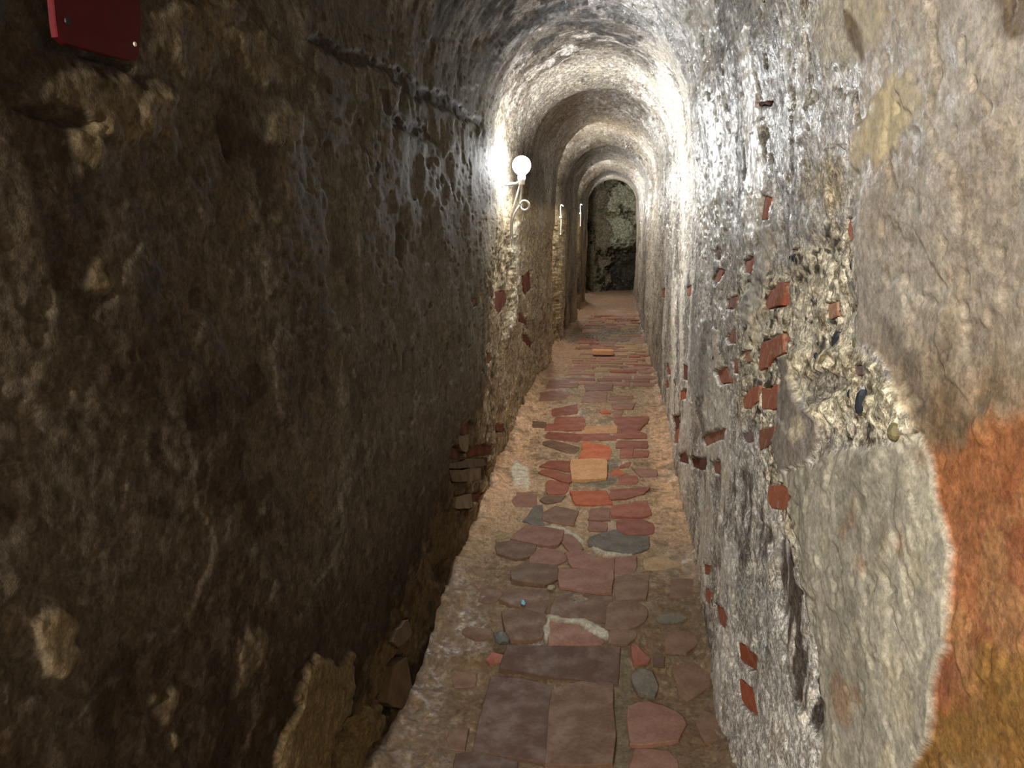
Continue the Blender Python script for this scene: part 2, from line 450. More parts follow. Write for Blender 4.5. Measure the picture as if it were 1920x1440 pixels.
        pt(slab * sstep(0.2, 0.6, streak(14.0, 82)) * 0.5, lin((204, 196, 174)))
        pt(slab * sstep(0.5, 0.75, fbm(Ps, 6.0, 3, 83)) * 0.6, lin((170, 132, 104)))
        pt(flake * 0.85, lin((142, 132, 122)))
        fl_l = poly_mask(R6([(950, 560), (1030, 560), (1050, 640), (1000, 690), (955, 640)]), us, vs, 5, js * 0.5)
        pt(fl_l * 0.8, lin((205, 192, 162)))
        strip = poly_mask(DARK_STRIP, us, vs, 5, js * 0.8)
        pt(strip * sstep(-0.35, 0.1, streak(30.0, 84, 0.18)) * 0.9, lin((62, 48, 38)))
        hs = hs - strip * (0.010 + 0.004 * streak(26.0, 85, 0.18))
        band = poly_mask(DARK_BAND, us, vs, 14, js * 1.5)
        pt(band * sstep(-0.3, 0.25, streak(22.0, 86, 0.25)) * 0.8, lin((78, 66, 58)))
        white = poly_mask([(1370, 1090), (1440, 1080), (1450, 1180), (1470, 1290), (1430, 1280), (1400, 1210), (1375, 1180)], us, vs, 12, js * 2)
        pt(white * 0.75, lin((196, 194, 186)))
        yel = poly_mask(YELLOW, us, vs, 9, js * 1.5)
        pt(yel * (0.45 + 0.35 * sstep(-0.2, 0.3, fbm(Ps, 9.0, 3, 88))), lin((204, 188, 150)))
        hs = hs + yel * 0.002
        cr = poly_mask(CREAM_UP, us, vs, 6, js * 1.0)
        pt(cr * (0.4 + 0.35 * sstep(-0.2, 0.3, fbm(Ps, 9.0, 3, 89))), lin((210, 196, 164)))
        cr2 = poly_mask([(1510, 300), (1590, 290), (1600, 380), (1560, 400), (1500, 370)], us, vs, 12, js * 1.5)
        pt(cr2 * 0.6, lin((198, 182, 150)))
        gk = poly_mask(GREY_STREAK, us, vs, 3, js * 0.4) + poly_mask(SMOOTH_GREY, us, vs, 6, js * 0.6)
        pt(gk * 0.6, lin((150, 150, 150)))
        hs = hs + np.clip(gk, 0, 1) * 0.004
        brn = poly_mask([(1600, 20), (1625, 60), (1630, 120), (1615, 130), (1600, 80)], us, vs, 4, js * 0.6)
        pt(brn * 0.8, lin((98, 78, 54)))
        tr = poly_mask([(1860, -40), (1960, -40), (1960, 70), (1900, 80), (1870, 40)], us, vs, 10, js)
        pt(tr * 0.8, lin((92, 72, 46)))
        ws = ws * (1 - 0.8 * rub) * (1 - 0.75 * slab) * (1 - 0.7 * org) * (1 - 0.6 * mid) * (1 - 0.7 * np.clip(yel + cr + cr2, 0, 1))
        shiny = poly_mask([(1330, 120), (1440, 60), (1500, 90), (1630, 100), (1625, 250), (1570, 300), (1520, 340), (1470, 330), (1440, 420), (1330, 560), (1290, 450), (1290, 250)],
                          us, vs, 40, js * 4)
        glint = poly_mask([(1505, 120), (1545, 110), (1560, 150), (1580, 120), (1625, 125), (1630, 200), (1605, 250), (1590, 310), (1560, 260), (1520, 255)], us, vs, 10, js * 1.5) + poly_mask([(1440, 110), (1470, 100), (1490, 220), (1475, 225)], us, vs, 6, js) + poly_mask([(1470, 240), (1510, 235), (1500, 330), (1465, 310)], us, vs, 8, js * 1.5)
        ws = ws + glint * 0.9 * sstep(-0.3, 0.05, streak(12.0, 90, 0.25))
        pt(glint * 0.4, lin((176, 172, 168)))
        ws = ws + shiny * 0.45 * sstep(-0.25, 0.15, streak(9.0, 87, 0.3))
        for poly, kind, hb in WALL_BRICKS_R:
            m = poly_mask(poly, us, vs, 1.2, js * 0.15)
            hs = hs - m * 0.022
            pt(m, lin((110, 70, 50)))
        foot = sstep(0.14, 0.0, Ps[:, 2] - floor_z(Ps[:, 1]) - 0.03 * g3) * sstep(1.6, 2.2, Ps[:, 1])
        pt(foot * 0.35, lin((120, 100, 78)))
        grit[s] = np.clip(grit[s] * (1 - 0.65 * thin) * (1 - 0.7 * slab) * (1 - 0.6 * flake) * (1 - 0.6 * np.clip(yel + cr + gk, 0, 1)), 0, 1)
        h[s], wet[s], pig[s] = hs, ws, ps
    # --- left wall, traced marks
    if seeL.any():
        s = np.where(seeL)[0]
        us, vs, js = u[s], v[s], jit[s]
        hs, ws, ps = h[s], wet[s], pig[s]
        Ps = P[s]
        g3, g4 = f3[s], f4[s]

        def pt(m, c):
            nonlocal ps
            m = np.clip(m, 0, 1)[:, None]
            ps = ps * (1 - m) + m * np.asarray(c)
        base = poly_mask([(840, 930), (850, 850), (900, 760), (920, 660), (915, 560), (940, 450), (1060, 420), (1060, 700), (980, 800), (920, 960), (840, 1130),
                          (760, 1270), (720, 1440), (600, 1460), (700, 1250), (790, 1060)], us, vs, 14, js * 2)
        hs = hs + base * (0.010 * fbm(Ps, 9.0, 3, 91) + 0.004 * g4 - 0.012)
        pt(base * 0.6 * sstep(4.6, 3.8, Ps[:, 1]), lin((122, 104, 76)))
        pt(np.maximum(base, sstep(3.4, 4.8, Ps[:, 1] + 0.5 * g3) * sstep(1.75, 1.6, Ps[:, 2]) * 0.8) * 0.8 * sstep(3.2, 4.8, Ps[:, 1] + 0.4 * g3), lin((200, 182, 148)))  # wall under the lamp painted lighter, as if lit
        pt(base * sstep(0.2, 0.5, fbm(Ps, 18.0, 3, 92)) * 0.7, lin((60, 46, 34)))
        ws = ws + poly_mask([(935, 640), (960, 480), (985, 420), (990, 620), (1000, 740), (940, 740)], us, vs, 20, js * 2) * 0.6
        glint_edge = poly_mask([(958, 430), (971, 412), (976, 500), (974, 560), (966, 605), (956, 640), (948, 640), (960, 585), (966, 540)], us, vs, 2, js * 0.25)
        pt(glint_edge * 0.9, lin((214, 204, 178)))  # raised wet plaster edge, its lamp glint painted in cream
        hs = hs + glint_edge * 0.014
        ws = ws + glint_edge * 0.6
        for poly, dep in CREVICE_SHADOW_L:
            m = poly_mask(poly, us, vs, 5, js * 0.6)
            hs = hs - m * dep * 0.7
            pt(m * 0.6, lin((44, 36, 28)))
        for poly, k in LIGHT_L:
            m = poly_mask(poly, us, vs, 10, js * 1.6)
            hs = hs + m * 0.006
            pt(m * k * 0.75, lin((112, 98, 74)))
        for poly in (LOW_PLASTER_L, LOW_PLASTER_L2):
            m = poly_mask(poly, us, vs, 4, js * 0.8)
            hs = hs + m * 0.014
            pt(m * 0.9, lin((112, 96, 68)))
        for poly, kind, hb in WALL_BRICKS_L:
            m = poly_mask(poly, us, vs, 1.2, js * 0.15)
            hs = hs - m * (0.022 + max(0, -hb))
            pt(m, lin((80, 52, 38)))
        h[s], wet[s], pig[s] = hs, ws, ps
    return h, np.clip(pig, 0.003, 1), np.clip(wet, 0, 1), np.clip(grit, 0, 1)


# ------------------------------------------------------------------ materials
def new_mat(name):
    m = bpy.data.materials.new(name)
    m.use_nodes = True
    nt = m.node_tree
    nt.nodes.clear()
    out = nt.nodes.new('ShaderNodeOutputMaterial')
    b = nt.nodes.new('ShaderNodeBsdfPrincipled')
    nt.links.new(b.outputs[0], out.inputs[0])
    return m, nt, b


def n_noise(nt, co, scale, detail=3, rough=0.6, dist=0.0):
    n = nt.nodes.new('ShaderNodeTexNoise')
    n.inputs['Scale'].default_value = scale
    n.inputs['Detail'].default_value = detail
    n.inputs['Roughness'].default_value = rough
    n.inputs['Distortion'].default_value = dist
    nt.links.new(co, n.inputs['Vector'])
    return n.outputs['Fac']


def n_map(nt, val, a, b, c, d, smooth=True):
    n = nt.nodes.new('ShaderNodeMapRange')
    n.interpolation_type = 'SMOOTHSTEP' if smooth else 'LINEAR'
    n.inputs[1].default_value, n.inputs[2].default_value = a, b
    n.inputs[3].default_value, n.inputs[4].default_value = c, d
    nt.links.new(val, n.inputs[0])
    return n.outputs[0]


def n_math(nt, op, a, b, clamp=False):
    n = nt.nodes.new('ShaderNodeMath')
    n.operation = op
    n.use_clamp = clamp
    for i, x in enumerate((a, b)):
        if isinstance(x, (int, float)):
            n.inputs[i].default_value = x
        else:
            nt.links.new(x, n.inputs[i])
    return n.outputs[0]


def n_mix(nt, fac, a, b, mode='MIX'):
    n = nt.nodes.new('ShaderNodeMix')
    n.data_type = 'RGBA'
    n.blend_type = mode
    if isinstance(fac, (int, float)):
        n.inputs[0].default_value = fac
    else:
        nt.links.new(fac, n.inputs[0])
    for i, x in ((6, a), (7, b)):
        if isinstance(x, tuple):
            n.inputs[i].default_value = x
        else:
            nt.links.new(x, n.inputs[i])
    return n.outputs[2]


def n_gray(nt, val):
    n = nt.nodes.new('ShaderNodeCombineColor')
    for i in range(3):
        nt.links.new(val, n.inputs[i])
    return n.outputs[0]


def n_bump(nt, val, strength, dist, prev=None):
    n = nt.nodes.new('ShaderNodeBump')
    if isinstance(strength, (int, float)):
        n.inputs['Strength'].default_value = strength
    else:
        nt.links.new(strength, n.inputs['Strength'])
    n.inputs['Distance'].default_value = dist
    nt.links.new(val, n.inputs['Height'])
    if prev is not None:
        nt.links.new(prev, n.inputs['Normal'])
    return n.outputs[0]


def plaster_material(name, r_dry=0.75, r_wet=0.30, fine=1.0):
    m, nt, b = new_mat(name)
    tc = nt.nodes.new('ShaderNodeTexCoord').outputs['Object']
    at = nt.nodes.new('ShaderNodeAttribute')
    at.attribute_name = 'pigment'
    col, wet = at.outputs['Color'], at.outputs['Alpha']
    a1 = n_noise(nt, tc, 22, 4, 0.65)
    a2 = n_noise(nt, tc, 90, 4, 0.7)
    a3 = n_noise(nt, tc, 260, 2, 0.6)
    k = n_math(nt, 'MULTIPLY', n_map(nt, a1, 0.25, 0.75, 0.70, 1.28, False), n_map(nt, a2, 0.25, 0.75, 0.68, 1.32, False))
    c = n_mix(nt, 1.0, col, n_gray(nt, k), 'MULTIPLY')
    hue = n_noise(nt, tc, 9, 3, 0.6)
    c = n_mix(nt, n_map(nt, hue, 0.5, 0.75, 0.0, 0.45), c, n_mix(nt, 1.0, c, (1.12, 0.95, 0.72, 1), 'MULTIPLY'))
    gat = nt.nodes.new('ShaderNodeAttribute')
    gat.attribute_name = 'grit'
    grit = gat.outputs['Fac']
    fl = n_map(nt, n_noise(nt, tc, 38, 6, 0.72, 0.6), 0.47, 0.53, 0.0, 1.0)        # flaked skin, crisp edged
    fd = n_map(nt, n_noise(nt, tc, 17, 6, 0.75, 0.8), 0.55, 0.59, 0.0, 1.0)
    c = n_mix(nt, n_math(nt, 'MULTIPLY', grit, 1.0), c, n_mix(nt, 1.0, c, n_gray(nt, n_map(nt, fl, 0, 1, 0.62, 1.22, False)), 'MULTIPLY'))
    c = n_mix(nt, n_math(nt, 'MULTIPLY', grit, n_math(nt, 'MULTIPLY', fd, 0.5)), c, n_mix(nt, 1.0, c, (0.42, 0.33, 0.24, 1), 'MULTIPLY'))
    sp = n_noise(nt, tc, 120, 3, 0.75, 0.4)
    c = n_mix(nt, n_math(nt, 'MULTIPLY', grit, 0.85), c, n_mix(nt, 1.0, c, n_gray(nt, n_map(nt, sp, 0.42, 0.58, 0.55, 1.30)), 'MULTIPLY'))
    pit = n_math(nt, 'MULTIPLY', grit, n_map(nt, a2, 0.30, 0.40, 1.0, 0.0))
    c = n_mix(nt, n_math(nt, 'MULTIPLY', pit, 0.55), c, (0.022, 0.017, 0.012, 1))
    nt.links.new(c, b.inputs['Base Color'])
    rn = n_noise(nt, tc, 34, 3, 0.7)
    w = n_math(nt, 'MULTIPLY', wet, n_map(nt, rn, 0.38, 0.62, 0.45, 1.3), True)
    mr = nt.nodes.new('ShaderNodeMapRange')
    nt.links.new(w, mr.inputs[0])
    mr.inputs[3].default_value, mr.inputs[4].default_value = r_dry, r_wet
    nt.links.new(mr.outputs[0], b.inputs['Roughness'])
    nt.links.new(n_map(nt, w, 0.0, 1.0, 0.04, 0.85, False), b.inputs['Specular IOR Level'])
    bp = n_bump(nt, a1, n_math(nt, 'MULTIPLY', grit, 0.25 * fine), 0.007)
    bp = n_bump(nt, fl, n_math(nt, 'MULTIPLY', grit, 0.5 * fine), 0.0035, bp)
    bp = n_bump(nt, a2, n_math(nt, 'MULTIPLY', grit, 0.55 * fine), 0.005, bp)
    bp = n_bump(nt, a3, n_math(nt, 'MULTIPLY', grit, 0.45 * fine), 0.0015, bp)
    nt.links.new(bp, b.inputs['Normal'])
    return m


M_PLASTER = plaster_material('damp_old_plaster', 0.75, 0.26)
M_GROUND = plaster_material('worn_mortar', 0.85, 0.10, 1.0)


def brick_material(name, c1, c2, dust, rough=0.78, dust_amt=0.5):
    m, nt, b = new_mat(name)
    tc = nt.nodes.new('ShaderNodeTexCoord').outputs['Object']
    oi = nt.nodes.new('ShaderNodeObjectInfo').outputs['Random']
    a1 = n_noise(nt, tc, 14, 3, 0.6)
    a2 = n_noise(nt, tc, 75, 4, 0.7)
    a3 = n_noise(nt, tc, 240, 2, 0.6)
    c = n_mix(nt, n_map(nt, a1, 0.35, 0.65, 0, 1), tuple(lin(c1)) + (1,), tuple(lin(c2)) + (1,))
    c = n_mix(nt, 1.0, c, n_gray(nt, n_map(nt, a2, 0.25, 0.75, 0.72, 1.25, False)), 'MULTIPLY')
    c = n_mix(nt, 1.0, c, n_gray(nt, n_map(nt, oi, 0, 1, 0.82, 1.15, False)), 'MULTIPLY')
    d = n_map(nt, n_noise(nt, tc, 30, 4, 0.7), 0.5, 0.72, 0, dust_amt)
    c = n_mix(nt, d, c, tuple(lin(dust)) + (1,))
    nt.links.new(c, b.inputs['Base Color'])
    nt.links.new(n_map(nt, a1, 0.3, 0.7, rough - 0.12, rough + 0.12), b.inputs['Roughness'])
    b.inputs['Specular IOR Level'].default_value = 0.35
    bp = n_bump(nt, a1, 0.25, 0.003)
    bp = n_bump(nt, a2, 0.4, 0.0022, bp)
    bp = n_bump(nt, a3, 0.3, 0.001, bp)
    nt.links.new(bp, b.inputs['Normal'])
    return m


BM = {
    'red': brick_material('wall_brick_red', (178, 106, 74), (160, 88, 60), (206, 184, 158), 0.8, 0.5),
    'orange': brick_material('wall_brick_orange', (176, 92, 52), (154, 76, 44), (196, 168, 138), 0.8, 0.35),
    'darkred': brick_material('wall_brick_dark', (112, 56, 36), (86, 44, 30), (140, 110, 84), 0.8, 0.2),
    'dull': brick_material('wall_brick_dull', (158, 104, 78), (140, 86, 64), (192, 172, 148), 0.8, 0.5),
    'pale': brick_material('wall_brick_pale', (190, 144, 112), (176, 124, 96), (206, 190, 164), 0.85, 0.6),
    'purple': brick_material('wall_stone_purple', (136, 112, 108), (120, 96, 92), (180, 166, 150), 0.85, 0.4),
    'cream': brick_material('wall_stone_cream', (186, 172, 142), (168, 152, 122), (196, 184, 160), 0.85, 0.4),
    'tan': brick_material('wall_stone_tan', (150, 130, 98), (130, 112, 84), (170, 152, 120), 0.85, 0.4),
    'brown': brick_material('wall_stone_brown', (104, 84, 60), (88, 68, 48), (130, 110, 84), 0.85, 0.3),
    'l_cream': brick_material('dim_stone_cream', (132, 118, 92), (116, 102, 80), (140, 126, 104), 0.85, 0.4),  # cream and tan stone, darkened copies for the dimly lit left wall
    'l_tan': brick_material('dim_stone_tan', (108, 92, 70), (92, 78, 60), (120, 104, 82), 0.85, 0.4),
    'f_red': brick_material('floor_brick_red', (156, 92, 72), (140, 82, 66), (176, 140, 112), 0.62, 0.35),
    'f_orange': brick_material('floor_brick_orange', (196, 106, 66), (178, 90, 56), (200, 150, 110), 0.62, 0.3),
    'f_light': brick_material('floor_brick_light', (206, 158, 112), (196, 144, 98), (206, 176, 138), 0.7, 0.4),
    'f_pale': brick_material('loose_brick_pale', (226, 172, 124), (214, 158, 110), (222, 190, 150), 0.75, 0.4),
    'f_plum': brick_material('floor_brick_plum', (148, 106, 86), (134, 94, 78), (168, 138, 108), 0.6, 0.35),
    'f_rose': brick_material('floor_brick_rose', (172, 128, 108), (158, 112, 94), (186, 156, 130), 0.6, 0.5),
    'f_brown': brick_material('floor_brick_brown', (128, 98, 76), (114, 86, 68), (140, 116, 92), 0.62, 0.25),
    'f_deep': brick_material('floor_brick_deep', (100, 76, 60), (90, 66, 54), (118, 94, 72), 0.6, 0.15),
    'f_grey': brick_material('floor_stone_grey', (112, 104, 90), (94, 88, 78), (160, 148, 126), 0.55, 0.4),
    'f_sand': brick_material('floor_stone_sand', (176, 150, 114), (160, 134, 100), (190, 166, 128), 0.8, 0.5),
}


def simple_mat(name, col, rough=0.5, metal=0.0, spec=0.5):
    m, nt, b = new_mat(name)
    tc = nt.nodes.new('ShaderNodeTexCoord').outputs['Object']
    nz = n_noise(nt, tc, 60, 3, 0.6)
    c = n_mix(nt, 1.0, tuple(lin(col)) + (1,), n_gray(nt, n_map(nt, nz, 0.25, 0.75, 0.78, 1.18, False)), 'MULTIPLY')
    nt.links.new(c, b.inputs['Base Color'])
    b.inputs['Roughness'].default_value = rough
    b.inputs['Metallic'].default_value = metal
    b.inputs['Specular IOR Level'].default_value = spec
    nt.links.new(n_bump(nt, nz, 0.15, 0.001), b.inputs['Normal'])
    return m


M_WHITE = simple_mat('white_plastic', (225, 225, 220), 0.35)
M_GREYP = simple_mat('grey_plastic', (150, 150, 146), 0.45)
M_CABLE = simple_mat('white_cable', (170, 166, 156), 0.4)
M_SIGN = simple_mat('red_enamel', (66, 5, 9), 0.6, 0.0, 0.15)
M_DARKM = simple_mat('dark_screw', (30, 26, 26), 0.4, 0.6)
M_PALEM = simple_mat('bright_screw', (210, 200, 180), 0.35, 0.3)
M_STONE_D = simple_mat('dark_flint', (46, 52, 58), 0.35)
M_STONE_G = simple_mat('grey_pebble', (96, 98, 92), 0.55)
M_STONE_O = simple_mat('olive_pebble', (120, 112, 76), 0.7)
M_BLUE = simple_mat('pale_blue_chip', (120, 190, 215), 0.35)


# ------------------------------------------------------------------ mesh helpers
def mesh_obj(name, verts, faces, mat, parent=None, smooth=True, loc=None):
    me = bpy.data.meshes.new(name)
    if isinstance(verts, np.ndarray):
        nv, nf = len(verts), len(faces)
        me.vertices.add(nv)
        me.vertices.foreach_set('co', verts.astype(np.float32).ravel())
        k = faces.shape[1]
        me.loops.add(nf * k)
        me.loops.foreach_set('vertex_index', faces.astype(np.int32).ravel())
        me.polygons.add(nf)
        me.polygons.foreach_set('loop_start', np.arange(nf, dtype=np.int32) * k)
        me.polygons.foreach_set('loop_total', np.full(nf, k, dtype=np.int32))
        me.update(calc_edges=True)
    else:
        me.from_pydata([tuple(p) for p in verts], [], faces)
        me.update()
    if smooth:
        me.polygons.foreach_set('use_smooth', np.ones(len(me.polygons), dtype=bool))
    me.materials.append(mat)
    o = bpy.data.objects.new(name, me)
    COL.objects.link(o)
    if loc is not None:
        o.location = loc
    if parent is not None:
        o.parent = parent
        o.matrix_parent_inverse = Matrix.Translation(-Vector(parent.location))
    return o


def set_pigment(o, pig, wet, grit):
    g = o.data.attributes.new('grit', 'FLOAT', 'POINT')
    g.data.foreach_set('value', grit.astype(np.float32))
    a = o.data.attributes.new('pigment', 'FLOAT_COLOR', 'POINT')
    rgba = np.concatenate([pig, wet[:, None]], axis=1).astype(np.float32)
    a.data.foreach_set('color', rgba.ravel())


def grid_faces(nr, nc, flip=False):
    i = np.arange(nr - 1)[:, None] * nc + np.arange(nc - 1)[None, :]
    q = np.stack([i, i + 1, i + nc + 1, i + nc], axis=-1).reshape(-1, 4)
    return q[:, ::-1] if flip else q


def tag(o, label=None, category=None, group=None, kind=None):
    if label:
        o['label'] = label
    if category:
        o['category'] = category
    if group:
        o['group'] = group
    if kind:
        o['kind'] = kind


def empty(name, loc):
    o = bpy.data.objects.new(name, None)
    o.location = loc
    o.empty_display_size = 0.05
    COL.objects.link(o)
    return o


# ------------------------------------------------------------------ setting: walls, vault, floor, far rock
def y_columns(y0, y1, k):
    ys = [y0]
    while ys[-1] < y1:
        ys.append(ys[-1] + k * max(ys[-1], 0.5))
    ys[-1] = y1
    return np.concatenate([np.arange(-3.0, y0 - 0.05, 0.12), np.array(ys)])


Y_END = 16.75


def wall_mesh(name, side, nrow, k):
    ys = y_columns(0.55, Y_END, k)
    t = np.linspace(0, 1, nrow)
    Y, T = np.meshgrid(ys, t)
    zb = floor_z(Y) - 0.06
    Z = zb + (Z_SPRING - zb) * T
    X = x_left(Y) if side > 0 else x_right(Y)
    P = np.stack([X, Y, Z], -1).reshape(-1, 3)
    N = np.zeros_like(P)
    N[:, 0] = side
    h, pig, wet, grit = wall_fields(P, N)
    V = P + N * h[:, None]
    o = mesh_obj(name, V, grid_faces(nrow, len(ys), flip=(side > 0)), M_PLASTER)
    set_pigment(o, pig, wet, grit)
    tag(o, kind='structure')
    return o


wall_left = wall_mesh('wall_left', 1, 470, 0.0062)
wall_right = wall_mesh('wall_right', -1, 560, 0.0045)
tag(wall_left, 'dark brown damp plastered wall with the red plate and lamps')
tag(wall_right, 'pale flaking plaster wall with exposed red bricks')


def vault_mesh():
    ys = y_columns(2.2, Y_END, 0.0058)
    ph = np.linspace(0, math.pi, 380)
    Y, PH = np.meshgrid(ys, ph)
    xl, xr = x_left(Y), x_right(Y)
    a, c = (xr - xl) / 2, (xr + xl) / 2
    X = c - a * np.cos(PH)
    Z = Z_SPRING + a * 1.02 * np.sin(PH)
    P = np.stack([X, Y, Z], -1).reshape(-1, 3)
    N = np.stack([np.cos(PH), 0 * PH, -np.sin(PH)], -1).reshape(-1, 3)
    h, pig, wet, grit = wall_fields(P, N)
    V = P + N * h[:, None]
    o = mesh_obj('ceiling', V, grid_faces(len(ph), len(ys), flip=True), M_PLASTER)
    set_pigment(o, pig, wet, grit)
    tag(o, 'sooty barrel vault of flaking plaster over the passage', kind='structure')
    return o


ceiling = vault_mesh()

